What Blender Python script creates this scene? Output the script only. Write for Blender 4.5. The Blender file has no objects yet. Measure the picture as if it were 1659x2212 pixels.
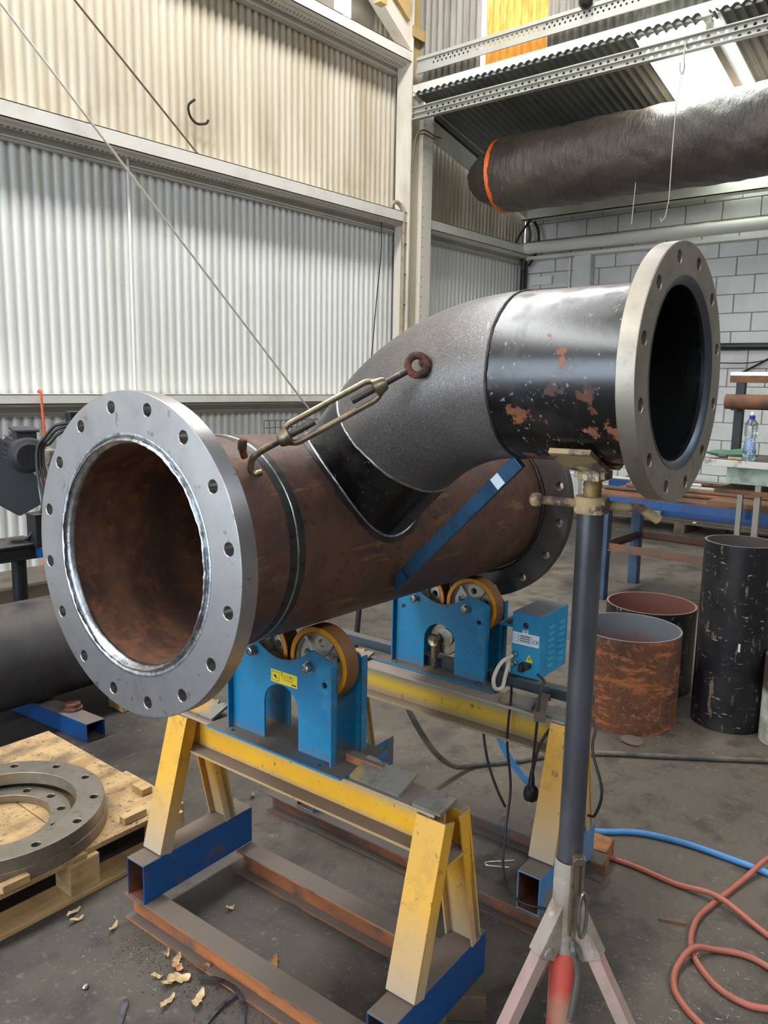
import bpy, math, random
from mathutils import Vector as V, Matrix as Mx
from mathutils.geometry import tessellate_polygon
sc = bpy.context.scene
C = sc.collection
PI = math.pi
rnd = random.Random(7)

# ------------------------------------------------------------------ camera
EYE = 1.59
F_PX, YAW, PITCH, ROLL = 1710.687, 0.696862, 0.160969, 0.018040
cam_d = bpy.data.cameras.new('camera'); cam_o = bpy.data.objects.new('camera', cam_d); C.objects.link(cam_o)
fw = V((math.cos(YAW)*math.cos(PITCH), math.sin(YAW)*math.cos(PITCH), -math.sin(PITCH)))
rt = V((math.sin(YAW), -math.cos(YAW), 0)); up = rt.cross(fw)
r2 = rt*math.cos(ROLL)+up*math.sin(ROLL); u2 = -rt*math.sin(ROLL)+up*math.cos(ROLL)
cam_o.matrix_world = Mx(((r2.x, u2.x, -fw.x, 0), (r2.y, u2.y, -fw.y, 0), (r2.z, u2.z, -fw.z, EYE), (0, 0, 0, 1)))
cam_d.sensor_fit = 'HORIZONTAL'; cam_d.sensor_width = 36.0; cam_d.lens = F_PX/1659*36.0
cam_d.clip_start = .05; cam_d.clip_end = 200
sc.camera = cam_o

# ------------------------------------------------------------------ world, daylight through roof lights
w = bpy.data.worlds.new('sky'); sc.world = w; w.use_nodes = True
bg = w.node_tree.nodes['Background']; bg.inputs[0].default_value = (.74, .86, 1.0, 1); bg.inputs[1].default_value = 8.0
def area(name, loc, sx, sy, power, col, rot=(0, 0, 0)):
    l = bpy.data.lights.new(name, 'AREA'); l.shape = 'RECTANGLE'; l.size = sx; l.size_y = sy; l.energy = power; l.color = col
    o = bpy.data.objects.new(name, l); o.location = loc; o.rotation_euler = rot; C.objects.link(o); return o
ROOF = 6.5
SKYLIGHTS = [(-7.5, 6.4, 3.4, 4.1), (-7.5, 6.4, -4.6, -3.6)]
SKY_POWER = [560, 200]
for (x0, x1, y0, y1), pw in zip(SKYLIGHTS, SKY_POWER):
    area('skylight_daylight', ((x0+x1)/2, (y0+y1)/2, ROOF-.02), x1-x0, y1-y0, pw, (1, .97, .92))
area('annex_skylight_daylight', (7.5, 2.45, 4.12), .8, 1.2, 40, (.95, .98, 1), (0, math.atan(.22), 0))
area('annex_fill_light', (7.95, -1.0, 4.0), 1.6, 1.2, 90, (.95, .98, 1), (0, math.atan(.22), 0))  # added fill lamp brightening the annex; roof sheets above it are solid
sc.view_settings.view_transform = 'Standard'; sc.view_settings.look = 'None'
sc.view_settings.gamma = 1; sc.view_settings.use_curve_mapping = False
sc.view_settings.exposure = 0.2

# ------------------------------------------------------------------ materials
def lin(c):
    if isinstance(c, str): c = tuple(int(c[i:i+2], 16) for i in (0, 2, 4))
    f = lambda u: (u/255)/12.92 if u/255 <= .04045 else ((u/255+.055)/1.055)**2.4
    return (f(c[0]), f(c[1]), f(c[2]), 1)
MATS = {}
def mat(name, col, rough=.6, metal=0., layers=(), bump=None, coat=0., world=False, trans=0., alpha=None, emit=None, spec=.5, aniso=None):
    """layers: dicts col, scale, lo, hi, [detail, st=(sx,sy,sz), fac, rough, metal, ax/z0/z1 extra axis gradient mask]"""
    if name in MATS: return MATS[name]
    m = bpy.data.materials.new(name); m.use_nodes = True; nt = m.node_tree; N = nt.nodes; Lk = nt.links
    b = N['Principled BSDF']; b.inputs['Specular IOR Level'].default_value = spec
    if world:
        src = N.new('ShaderNodeNewGeometry').outputs['Position']
    else:
        src = N.new('ShaderNodeTexCoord').outputs['Object']
    def mixc(a, bb, fac):
        x = N.new('ShaderNodeMix'); x.data_type = 'RGBA'
        Lk.new(fac, x.inputs[0])
        if isinstance(a, tuple): x.inputs[6].default_value = a
        else: Lk.new(a, x.inputs[6])
        x.inputs[7].default_value = bb
        return x.outputs[2]
    def mixf(a, bb, fac):
        x = N.new('ShaderNodeMix'); x.data_type = 'FLOAT'
        Lk.new(fac, x.inputs[0])
        if isinstance(a, float): x.inputs[2].default_value = a
        else: Lk.new(a, x.inputs[2])
        x.inputs[3].default_value = bb
        return x.outputs[0]
    def noise(scale, detail, st, seed, kind='noise'):
        mp = N.new('ShaderNodeMapping'); Lk.new(src, mp.inputs[0])
        mp.inputs['Scale'].default_value = st or (1, 1, 1); mp.inputs['Location'].default_value = (seed*3.7, seed*1.3, seed*5.1)
        if kind == 'voronoi':
            t = N.new('ShaderNodeTexVoronoi'); t.inputs['Scale'].default_value = scale; Lk.new(mp.outputs[0], t.inputs['Vector']); return t.outputs['Distance']
        t = N.new('ShaderNodeTexNoise'); t.inputs['Scale'].default_value = scale; t.inputs['Detail'].default_value = detail
        t.inputs['Roughness'].default_value = .6
        Lk.new(mp.outputs[0], t.inputs['Vector']); return t.outputs[0]
    def ramp(v, lo, hi):
        r = N.new('ShaderNodeMapRange'); r.inputs[1].default_value = lo; r.inputs[2].default_value = hi; Lk.new(v, r.inputs[0]); r.clamp = True; return r.outputs[0]
    def mul(a, bb):
        x = N.new('ShaderNodeMath'); x.operation = 'MULTIPLY'; Lk.new(a, x.inputs[0])
        if isinstance(bb, float): x.inputs[1].default_value = bb
        else: Lk.new(bb, x.inputs[1])
        return x.outputs[0]
    c = lin(col); ro = float(rough); me = float(metal)
    for i, L in enumerate(layers):
        msk = None
        if L.get('scale'):
            msk = ramp(noise(L['scale'], L.get('detail', 5), L.get('st'), i+1+L.get('seed', 0), L.get('kind', 'noise')), L['lo'], L['hi'])
        if 'ax' in L:
            sep = N.new('ShaderNodeSeparateXYZ'); Lk.new(src, sep.inputs[0]); v = sep.outputs['XYZ'.index(L['ax'])]
            if 'wob' in L:
                ad = N.new('ShaderNodeMath'); ad.operation = 'MULTIPLY_ADD'
                Lk.new(noise(L.get('wscale', 6), 4, None, 40+i), ad.inputs[0]); ad.inputs[1].default_value = L['wob']; Lk.new(v, ad.inputs[2]); v = ad.outputs[0]
            g = ramp(v, L['a0'], L['a1'])
            if 'b0' in L: g = mul(g, ramp(v, L['b1'], L['b0']))
            msk = g if msk is None else mul(msk, g)
        if L.get('nz'):      # only on faces that look up (settled dust)
            ge = N.new('ShaderNodeNewGeometry'); sp = N.new('ShaderNodeSeparateXYZ'); Lk.new(ge.outputs['Normal'], sp.inputs[0])
            g = ramp(sp.outputs[2], .55, .9); msk = g if msk is None else mul(msk, g)
        msk = mul(msk, float(L.get('fac', 1)))
        c = mixc(c, lin(L['col']), msk)
        if 'rough' in L: ro = mixf(ro, L['rough'], msk)
        if 'metal' in L: me = mixf(me, L['metal'], msk)
    if isinstance(c, tuple): b.inputs['Base Color'].default_value = c
    else: Lk.new(c, b.inputs['Base Color'])
    if isinstance(ro, float): b.inputs['Roughness'].default_value = ro
    else: Lk.new(ro, b.inputs['Roughness'])
    if isinstance(me, float): b.inputs['Metallic'].default_value = me
    else: Lk.new(me, b.inputs['Metallic'])
    if coat: b.inputs['Coat Weight'].default_value = coat; b.inputs['Coat Roughness'].default_value = .2
    if trans: b.inputs['Transmission Weight'].default_value = trans
    if alpha is not None: b.inputs['Alpha'].default_value = alpha
    if emit: b.inputs['Emission Color'].default_value = lin(emit[0]); b.inputs['Emission Strength'].default_value = emit[1]
    if bump:
        bp = N.new('ShaderNodeBump'); bp.inputs['Strength'].default_value = bump[1]; bp.inputs['Distance'].default_value = bump[2] if len(bump) > 2 else .002
        Lk.new(noise(bump[0], 6, bump[3] if len(bump) > 3 else None, 23), bp.inputs['Height']); Lk.new(bp.outputs[0], b.inputs['Normal'])
    MATS[name] = m
    return m
DUST = dict(col='6f655a', scale=9, lo=.3, hi=.6, nz=1, fac=.9, rough=.9, metal=0)
M_steel = mat('machined steel', 'b4b3b3', .33, .9, [dict(col='6a5a50', scale=34, lo=.64, hi=.68, fac=.6), dict(col='8a8280', scale=5, lo=.4, hi=.75, fac=.7, rough=.42), dict(col='8a6a5a', scale=14, lo=.62, hi=.8, fac=.35)], bump=(260, .12, .0006, (1, 1, 1)))
M_steel_dark = mat('dull flange steel', '6d6762', .45, .85, [dict(col='4c4743', scale=6, lo=.4, hi=.7), dict(col='7a5440', scale=10, lo=.62, hi=.78, fac=.5)], bump=(160, .15, .0006))
M_steel_tan = mat('turned flange steel', '9c9488', .38, .8, [dict(col='837b6e', scale=7, lo=.4, hi=.66, fac=.8, rough=.48), dict(col='5d544a', scale=30, lo=.58, hi=.7, fac=.5)], bump=(200, .1, .0006))
M_rustpipe = mat('brown mill scale pipe', '574139', .5, .25, [
    dict(col='6e4d3d', scale=9, lo=.4, hi=.6, detail=9), dict(col='31282a', scale=3, lo=.5, hi=.7, fac=.8, rough=.42),
    dict(col='7a4c34', scale=30, lo=.54, hi=.68, detail=9, fac=.7, rough=.75), dict(col='9a744e', scale=12, lo=.60, hi=.66, fac=.5, detail=8, st=(.5, 3, 3)), dict(col='1f1b1c', scale=46, lo=.58, hi=.66, fac=.5)], bump=(70, .25, .0015))
M_rustin = mat('rusty pipe bore', '7d5845', .75, .05, [dict(col='533a2f', scale=5, lo=.38, hi=.62, st=(2.5, 1, 1)), dict(col='99633f', scale=30, lo=.5, hi=.7, detail=9, fac=.8), dict(col='4a3a34', ax='X', a0=.20, a1=.24, b0=.28, b1=.33, fac=.7)], bump=(50, .4, .002))
M_ground = mat('ground steel band', '4b4a48', .45, .7, [dict(col='2f2d2c', scale=30, lo=.4, hi=.65, fac=.8)], bump=(120, .3, .001))
M_weld = mat('bright weld metal', 'b9bec2', .3, 1., [dict(col='6e6a66', scale=40, lo=.45, hi=.7, fac=.8)], bump=(150, .5, .002))
M_elbow = mat('grey elbow steel', '6b6662', .40, .45, [dict(col='565250', scale=3, lo=.4, hi=.62), dict(col='918f8d', scale=300, lo=.52, hi=.66, fac=.6), dict(col='3c3835', scale=180, lo=.56, hi=.68, fac=.6), dict(col='7c6a5c', scale=8, lo=.58, hi=.75, fac=.45), dict(col='a5a3a2', scale=24, lo=.67, hi=.70, st=(1, 4, 1), fac=.5)], bump=(260, .3, .001))
M_black = mat('black painted pipe', '0b0b0d', .26, 0., [
    dict(col='2a2725', scale=10, lo=.5, hi=.66, detail=9, fac=.7, rough=.45),
    dict(col='8a5334', scale=11, lo=.575, hi=.60, detail=9, ax='Z', a0=.40, a1=.31, fac=.95, rough=.85),
    dict(col='8a5334', scale=9, lo=.66, hi=.68, detail=9, fac=.95, rough=.85), dict(col='a8a096', scale=40, lo=.62, hi=.66, detail=6, st=(.25, 2, 2), fac=.55, rough=.7),
    dict(col='6a5f55', scale=22, lo=.5, hi=.62, detail=8, nz=1, fac=.75, rough=.75), dict(col='4a4037', scale=3, lo=.2, hi=.5, nz=1, fac=.55, rough=.7)], bump=(60, .2, .001), coat=.22)
M_blackin = mat('black bore', '101112', .4, .1, [dict(col='3a3b3a', scale=220, lo=.56, hi=.7, fac=.6)])
M_blackpipe2 = mat('scuffed black pipe', '15151a', .42, 0., [
    dict(col='33302e', scale=6, lo=.45, hi=.7, fac=.8, rough=.6), dict(col='7d6a55', scale=14, lo=.595, hi=.63, detail=10, st=(2.2, 2.2, .6), rough=.85, fac=.85),
    dict(col='b5b0a6', scale=34, lo=.635, hi=.67, detail=8, st=(.7, .7, 2.4), fac=.7)], bump=(50, .2, .001))
M_pipefar = mat('dusty black pipe', '2b2a2b', .5, .1, [dict(col='4a4642', scale=4, lo=.4, hi=.7, fac=.8, rough=.7), dict(col='5d5448', scale=9, lo=.4, hi=.65, nz=1, fac=.8, rough=.8)], bump=(40, .2, .001))
M_blue = mat('blue enamel', '0f7ba6', .38, 0., [dict(col='0a5f8e', scale=6, lo=.4, hi=.7, fac=.7), dict(col='5a5248', scale=38, lo=.60, hi=.66, detail=8, fac=.75, rough=.8), dict(col='2f93b8', scale=16, lo=.56, hi=.68, fac=.5),
    dict(col='6a6055', ax='Z', a0=.06, a1=.0, wob=.05, wscale=14, fac=.75, rough=.9), DUST], coat=.2, bump=(90, .12, .001))
M_bluebase = mat('blue enamel plate', '1474a4', .45, 0., [dict(col='5d544b', scale=6, lo=.2, hi=.5, nz=1, fac=1., rough=.95)], bump=(90, .2, .001))
M_bluebox = mat('control box blue', '1b7fae', .42, 0., [dict(col='2aa0bc', scale=7, lo=.45, hi=.7, fac=.5), dict(col='7b8a86', scale=24, lo=.66, hi=.74, fac=.6, rough=.8), dict(col='6e665e', scale=5, lo=.15, hi=.4, nz=1, fac=.9, rough=.9)])
M_deepblue = mat('deep blue tube', '0f4c88', .45, 0., [dict(col='0b3a6c', scale=5, lo=.4, hi=.7, fac=.8), dict(col='3a3430', scale=40, lo=.58, hi=.66, fac=.7), dict(col='54493f', scale=11, lo=.55, hi=.66, detail=9, fac=.85, rough=.85), dict(col='6d6055', scale=6, lo=.2, hi=.42, nz=1, rough=.95)], bump=(60, .2, .001))
M_rustedge = mat('bare rusty bore', '5a3a2a', .8, .1, [dict(col='8a5030', scale=12, lo=.45, hi=.7)], bump=(60, .3, .001))
M_blueold = mat('worn light blue tube', '3f7cae', .5, 0., [dict(col='7b7262', scale=9, lo=.45, hi=.62, fac=.9, rough=.85), dict(col='6b4a35', scale=14, lo=.6, hi=.72, fac=.7), dict(col='6d6258', scale=6, lo=.2, hi=.42, nz=1, rough=.95)], bump=(60, .2, .001))
M_yellow = mat('yellow paint', 'd8a132', .5, 0., [dict(col='d89b1c', scale=5, lo=.4, hi=.7, fac=.6), dict(col='6a5f4c', scale=60, lo=.62, hi=.69, detail=10, fac=.7, rough=.85), dict(col='b98a30', scale=22, lo=.5, hi=.66, detail=9, fac=.5),
    dict(col='9a9184', ax='Z', a0=.50, a1=.26, wob=.14, wscale=5, fac=.85, rough=.85), dict(col='7a6d60', scale=6, lo=.15, hi=.4, nz=1, rough=.95)], bump=(120, .25, .0012))
M_yellowb = mat('yellow beam paint', 'e6ab1c', .5, 0., [dict(col='d08e1c', scale=4, lo=.4, hi=.7, fac=.4),
    dict(col='938c7c', ax='Z', a0=.555, a1=.60, wob=.02, wscale=5, fac=.8, rough=.85), dict(col='8a7c6c', ax='Z', a0=.525, a1=.505, wob=.015, fac=.7, rough=.85),
    dict(col='5f5342', scale=60, lo=.63, hi=.69, detail=9, fac=.7, rough=.85), dict(col='7b6d61', scale=6, lo=.1, hi=.35, nz=1, rough=.95)], bump=(120, .25, .0012))
M_yellowworn = mat('worn yellow beam paint', 'd9b12c', .55, 0., [dict(col='8d9090', ax='Z', a0=.54, a1=.59, wob=.03, wscale=4, fac=.95, rough=.85), dict(col='8a7c6c', ax='Z', a0=.53, a1=.50, wob=.02, fac=.8, rough=.85),
    dict(col='5f5342', scale=34, lo=.63, hi=.72, fac=.8, rough=.85), dict(col='86776a', scale=6, lo=.1, hi=.35, nz=1, rough=.95)], bump=(120, .3, .0012))
M_tab = mat('dusty flame-cut flange', '7d776c', .85, .1, [dict(col='b58a2c', scale=7, lo=.55, hi=.68, fac=.8), dict(col='4d463f', scale=16, lo=.5, hi=.7, fac=.8)], bump=(50, .6, .003))
M_rail = mat('rusted rail steel', '8a5638', .8, .1, [dict(col='b06a38', scale=6, lo=.45, hi=.65, st=(1, .4, 1)), dict(col='4a4340', scale=9, lo=.52, hi=.66, fac=.9), dict(col='6d6157', scale=5, lo=.12, hi=.38, nz=1, rough=.95)], bump=(60, .5, .002))
M_rail2 = mat('dark rusted rail steel', '6a4a3a', .8, .1, [dict(col='9a5c38', scale=6, lo=.5, hi=.66, st=(1, .4, 1)), dict(col='46464a', scale=7, lo=.48, hi=.62, fac=.9), dict(col='5d554e', scale=5, lo=.12, hi=.38, nz=1, rough=.95)], bump=(60, .5, .002))
M_tyre = mat('ochre urethane tread', '8a5f35', .55, 0., [dict(col='6f4c2c', scale=8, lo=.4, hi=.65, fac=.8)], bump=(60, .1, .001))
M_tyreface = mat('orange urethane face', 'eb9a12', .42, 0., [dict(col='c97d10', scale=8, lo=.5, hi=.7, fac=.5)])
M_hub = mat('silver cast hub', 'c4beb2', .5, .35, [dict(col='7a6a58', scale=16, lo=.5, hi=.66, fac=.8, rough=.8, metal=.1)], bump=(70, .3, .002))
M_zinc = mat('zinc plated steel', 'b9b8b0', .3, 1., [dict(col='8c8a82', scale=30, lo=.45, hi=.7)])
M_bronze = mat('brassy plated steel', '9c8d76', .35, .9, [dict(col='6c5c48', scale=26, lo=.45, hi=.68, fac=.9, rough=.5), dict(col='c9c0ae', scale=18, lo=.6, hi=.72, fac=.7)], bump=(90, .3, .001))
M_thread = mat('threaded bar', '57534d', .45, .8, [dict(col='8b8070', scale=40, lo=.55, hi=.7)])
M_rustknob = mat('burnt rusty steel', '5c3d33', .8, .2, [dict(col='8a4a3a', scale=30, lo=.5, hi=.65), dict(col='2b2422', scale=24, lo=.55, hi=.7)], bump=(90, .8, .004))
M_bar = mat('blue painted bar', '2c5676', .4, .1, [dict(col='1d3a54', scale=14, lo=.45, hi=.65, fac=.8), dict(col='15181c', scale=22, lo=.58, hi=.68, fac=.8)])
M_polesteel = mat('oiled black tube', '57565a', .34, .35, [dict(col='3a3a3e', scale=7, lo=.4, hi=.65, st=(1, 1, .3)), dict(col='8d8a86', scale=30, lo=.7, hi=.75, st=(1, 1, .25), fac=.5)], bump=(50, .1, .001))
M_oldpaint = mat('flaking cream and yellow paint', 'a08a62', .7, .1, [dict(col='5d4648', scale=18, lo=.48, hi=.58, fac=.95), dict(col='d8b440', scale=12, lo=.6, hi=.66, fac=.9), dict(col='cfc3a0', scale=26, lo=.6, hi=.68, fac=.8)], bump=(60, .6, .002))
M_jackgrey = mat('grey dusty casting', '9b8f83', .7, .1, [dict(col='7c6350', scale=8, lo=.5, hi=.66, fac=.8), dict(col='c4bdb2', scale=15, lo=.56, hi=.68, fac=.7)], bump=(70, .3, .0015))
M_jackred = mat('red jack paint', 'c85446', .6, 0., [dict(col='b08a70', scale=5, lo=.45, hi=.6, fac=.9), dict(col='d8402e', scale=8, lo=.56, hi=.68, fac=.8)], bump=(70, .3, .0015))
M_jackleg = mat('faded red jack leg', 'a88a80', .68, 0., [dict(col='c06a5c', scale=5, lo=.5, hi=.64, fac=.8), dict(col='8d7a6c', scale=11, lo=.5, hi=.68, fac=.8)], bump=(70, .3, .0015))
M_rod = mat('worn grip rod', '6c6a66', .5, .6, [dict(col='c7c3a8', scale=22, lo=.56, hi=.64, fac=.9), dict(col='3b3936', scale=16, lo=.58, hi=.68)], bump=(70, .3, .001))
M_wood = mat('pallet pine', 'c8a877', .75, 0., [dict(col='a8834f', scale=3, lo=.4, hi=.7, st=(1, 9, 9)), dict(col='6c5a45', scale=7, lo=.52, hi=.72, fac=.7)], bump=(30, .3, .001, (1, 8, 8)))
M_ply = mat('stained plywood', 'c2a172', .75, 0., [dict(col='9b7a4d', scale=4, lo=.42, hi=.66, st=(.5, 3, 1)), dict(col='6a5a48', scale=6, lo=.48, hi=.66, detail=9, fac=.85), dict(col='3f3a34', scale=60, lo=.6, hi=.66, fac=.8)], bump=(40, .2, .001))
M_woodold = mat('old grey timber', '6d5c4a', .85, 0., [dict(col='4b4038', scale=6, lo=.4, hi=.65)], bump=(30, .4, .002))
M_orangewood = mat('resin-stained timber block', 'a2672a', .5, 0., [dict(col='5d3a1c', scale=9, lo=.45, hi=.65), dict(col='d8a04a', scale=18, lo=.6, hi=.7)], bump=(40, .5, .002))
M_wall = mat('white corrugated steel', 'dbdad4', .5, 0., [dict(col='c6bba5', ax='Z', a0=3.2, a1=3.35, fac=.95), dict(col='9d8a6a', ax='Z', a0=3.2, a1=3.5, scale=1.3, lo=.42, hi=.72, st=(3, 1, .35), fac=.75), dict(col='7d6648', ax='Z', a0=3.2, a1=3.3, b0=3.5, b1=4.0, scale=1.6, lo=.5, hi=.75, st=(2, 1, .6), fac=.6),
    dict(col='b9b4a8', scale=2, lo=.5, hi=.75, st=(4, 1, .3), fac=.5), dict(col='8b8174', scale=18, lo=.7, hi=.78, fac=.5)], world=True)
M_gable = mat('grey corrugated steel', '8d877c', .6, 0., [dict(col='6a645a', scale=2, lo=.4, hi=.7, st=(1, 4, .4))], world=True)
M_annexroof = mat('dark roof sheet', '6f7069', .6, .1, [dict(col='55564f', scale=2, lo=.4, hi=.7)], world=True)
M_translucent = mat('yellowed translucent sheet', 'd8a050', .5, 0., [dict(col='a8702a', scale=9, lo=.4, hi=.65, st=(1, 3, .6))], emit=('e89a3c', .55), world=True)
M_skypanel = mat('bright skylight sheet', 'f4fff8', .5, 0., emit=('f2fff8', 5.0))
M_girt = mat('cream girt', 'd2cec4', .5, 0., [dict(col='b3aa9a', scale=3, lo=.5, hi=.75, st=(1, 1, 1), fac=.6)], world=True)
M_girtd = mat('grey perforated channel', 'aaa89e', .5, .2, [dict(col='8f8b80', scale=3, lo=.5, hi=.75, fac=.6)], world=True)
M_slot = mat('dark slot', '1d1b19', .9)
M_col = mat('cream column paint', 'd3cabb', .5, 0., [dict(col='a89a84', scale=2.5, lo=.5, hi=.72, st=(2, 2, .5), fac=.7), dict(col='6e5f4e', scale=14, lo=.68, hi=.76, fac=.7)], world=True)
M_colside = mat('yellowed column web', 'b3a890', .55, 0., [dict(col='b89a58', ax='Z', a0=4.5, a1=4.9, fac=.9), dict(col='98886a', scale=2, lo=.45, hi=.7, st=(2, 2, .5), fac=.6)], world=True)
M_block = mat('white painted block', 'd5d4cf', .75, 0., [dict(col='b9b6ae', scale=2.2, lo=.45, hi=.75, fac=.7), dict(col='8d867a', scale=20, lo=.7, hi=.78, fac=.5)], bump=(70, .3, .002), world=True)
M_mortar = mat('grey mortar', '8e8a82', .9)
M_floor = mat('workshop concrete', '4c4640', .72, 0., [
    dict(col='38332f', scale=.8, lo=.4, hi=.62, detail=10, fac=.85), dict(col='5f564b', scale=1.7, lo=.48, hi=.66, detail=10, fac=.8),
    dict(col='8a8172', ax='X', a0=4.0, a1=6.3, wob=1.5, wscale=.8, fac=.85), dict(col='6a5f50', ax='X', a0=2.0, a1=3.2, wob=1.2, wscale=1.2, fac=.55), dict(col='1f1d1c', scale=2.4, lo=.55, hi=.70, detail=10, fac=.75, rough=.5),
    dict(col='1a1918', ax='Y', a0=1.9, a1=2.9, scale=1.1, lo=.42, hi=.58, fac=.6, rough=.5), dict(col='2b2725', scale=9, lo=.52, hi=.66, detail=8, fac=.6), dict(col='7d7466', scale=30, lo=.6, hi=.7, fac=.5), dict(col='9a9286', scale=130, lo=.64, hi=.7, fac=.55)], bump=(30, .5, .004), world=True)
M_duct = mat('black duct wrap', '3d3630', .42, .0, [dict(col='5a5046', scale=1.2, lo=.4, hi=.65, nz=0, fac=.7), dict(col='7a6a58', scale=2.5, lo=.2, hi=.5, nz=1, fac=.6, rough=.7)], bump=(7, .9, .03, (1, 2.5, 1)))
M_strap = mat('orange strap', 'e8641c', .5)
M_white = mat('white enamel', 'e2e0da', .45)
M_rustwhite = mat('white pipe with rusty top', 'cfc9bd', .6, 0., [dict(col='6b4a34', scale=3, lo=.25, hi=.5, nz=1, fac=1)], world=True)
M_rubber = mat('black rubber', '1f1e1e', .5, 0., [dict(col='4a4540', scale=5, lo=.5, hi=.7, fac=.6)])
M_cabledust = mat('dusty cable', '4b4741', .65, 0., [dict(col='77705f', scale=8, lo=.45, hi=.7)])
M_hoseblue = mat('blue air hose', '4f8fc8', .45, 0., [dict(col='3a6f9e', scale=6, lo=.5, hi=.7, fac=.6)])
M_hosered = mat('red gas hose', 'b0604c', .5, 0., [dict(col='8a5a48', scale=6, lo=.45, hi=.7, fac=.7)])
M_hoseorange = mat('orange hose', 'd4602c', .5)
M_black_plain = mat('black plastic', '18181a', .45)
M_wire = mat('bright wire', 'c8c8c4', .35, .9)
M_rodwhite = mat('pale steel rod', 'bdb7aa', .5, .3)
M_rodbrown = mat('brown steel rod', '6d5f4e', .6, .3)
M_motor = mat('dark grey motor', '34343a', .5, .2, [dict(col='5a554e', scale=7, lo=.4, hi=.65, nz=1, fac=.9, rough=.8), dict(col='4a4846', scale=9, lo=.5, hi=.7, fac=.6)], bump=(60, .2, .001))
M_motorblack = mat('black machine frame', '1a1a1c', .5, .1, [dict(col='57514a', scale=5, lo=.25, hi=.5, nz=1, fac=.9, rough=.9)])
M_castlight = mat('dirty cream casting', '9a9484', .6, .1, [dict(col='5a5247', scale=10, lo=.45, hi=.65)], bump=(40, .4, .002))
M_yellowlabel = mat('yellow label', 'e8cf2a', .5); M_ink = mat('black ink', '141414', .6); M_whitelabel = mat('white label', 'dce6ea', .5)
M_tablesteel = mat('table angle steel', '6b5a4e', .65, .3, [dict(col='8a5a40', scale=7, lo=.45, hi=.65)])
M_tableblue = mat('blue table leg', '3f5a74', .5, .1, [dict(col='30445a', scale=6, lo=.4, hi=.65)])
M_benchedge = mat('worn white bench edge', 'c7c2b8', .6, 0., [dict(col='6b5f52', scale=9, lo=.5, hi=.62)])
M_benchtop = mat('dark bench top', '5a5148', .7, 0., [dict(col='3c3632', scale=5, lo=.4, hi=.65)])
M_benchgreen = mat('pale green panel', 'a9b5a6', .6, 0., [dict(col='7b8a7c', scale=9, lo=.45, hi=.62)])
M_leggrey = mat('pale grey steel leg', '8d897e', .55, .2)
M_water = mat('water bottle plastic', 'eaf4fa', .05, 0., trans=.95, spec=.5)
M_waterin = mat('water', 'd6eaf2', .02, 0., trans=1.)
M_capblue = mat('blue cap', '3a3aa8', .4); M_bottlelabel = mat('clear blue label', '7fa8d8', .3, alpha=.45)
M_greenrag = mat('green rag', '4a6f58', .8, bump=(20, .8, .01))
M_leaf = mat('dry leaf', 'c9b58c', .7, 0., [dict(col='a5824e', scale=30, lo=.45, hi=.65)])
M_leafb = mat('brown leaf', '9c6a34', .7)
M_strip = mat('blued steel strip', '6a6d74', .35, .9, [dict(col='3c3a40', scale=20, lo=.45, hi=.65)])
M_swarf = mat('bright swarf', 'b8babc', .35, 1.)
M_dirt = mat('crumbly dirt', '3e3833', .9, 0., [dict(col='6a5d4c', scale=40, lo=.55, hi=.7)])
M_rustdrum = mat('orange rusted pipe', '76492f', .8, .1, [dict(col='573a2d', scale=5, lo=.42, hi=.6, detail=9), dict(col='b0683a', scale=7, lo=.55, hi=.62, detail=8, st=(1, 1, 3.5), fac=.9), dict(col='9a7a60', scale=44, lo=.54, hi=.66, fac=.6), dict(col='3a2a22', scale=60, lo=.58, hi=.66, fac=.6)], bump=(50, .5, .002))
M_drumin = mat('rust red bore', '7a4a3a', .8, .05, [dict(col='6c747a', ax='Z', a0=.33, a1=.42, wob=.1, wscale=7, fac=.9)], bump=(40, .2, .001))
M_rimgrey = mat('ground grey rim', '8d949a', .4, .7)
M_whitepipe = mat('white and brown pipe', 'c9c5bb', .6, 0., [dict(col='4d3a32', ax='Z', a0=.25, a1=.28, wob=.06, wscale=10), dict(col='8a8074', scale=8, lo=.5, hi=.65, fac=.8)])
M_plankrust = mat('rusty plank steel', '7a5136', .75, .1, [dict(col='4a3a30', scale=6, lo=.45, hi=.65)])
M_beamgrey = mat('grey channel steel', '8e9490', .5, .3, [dict(col='6a6c68', scale=5, lo=.45, hi=.65)])

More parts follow.
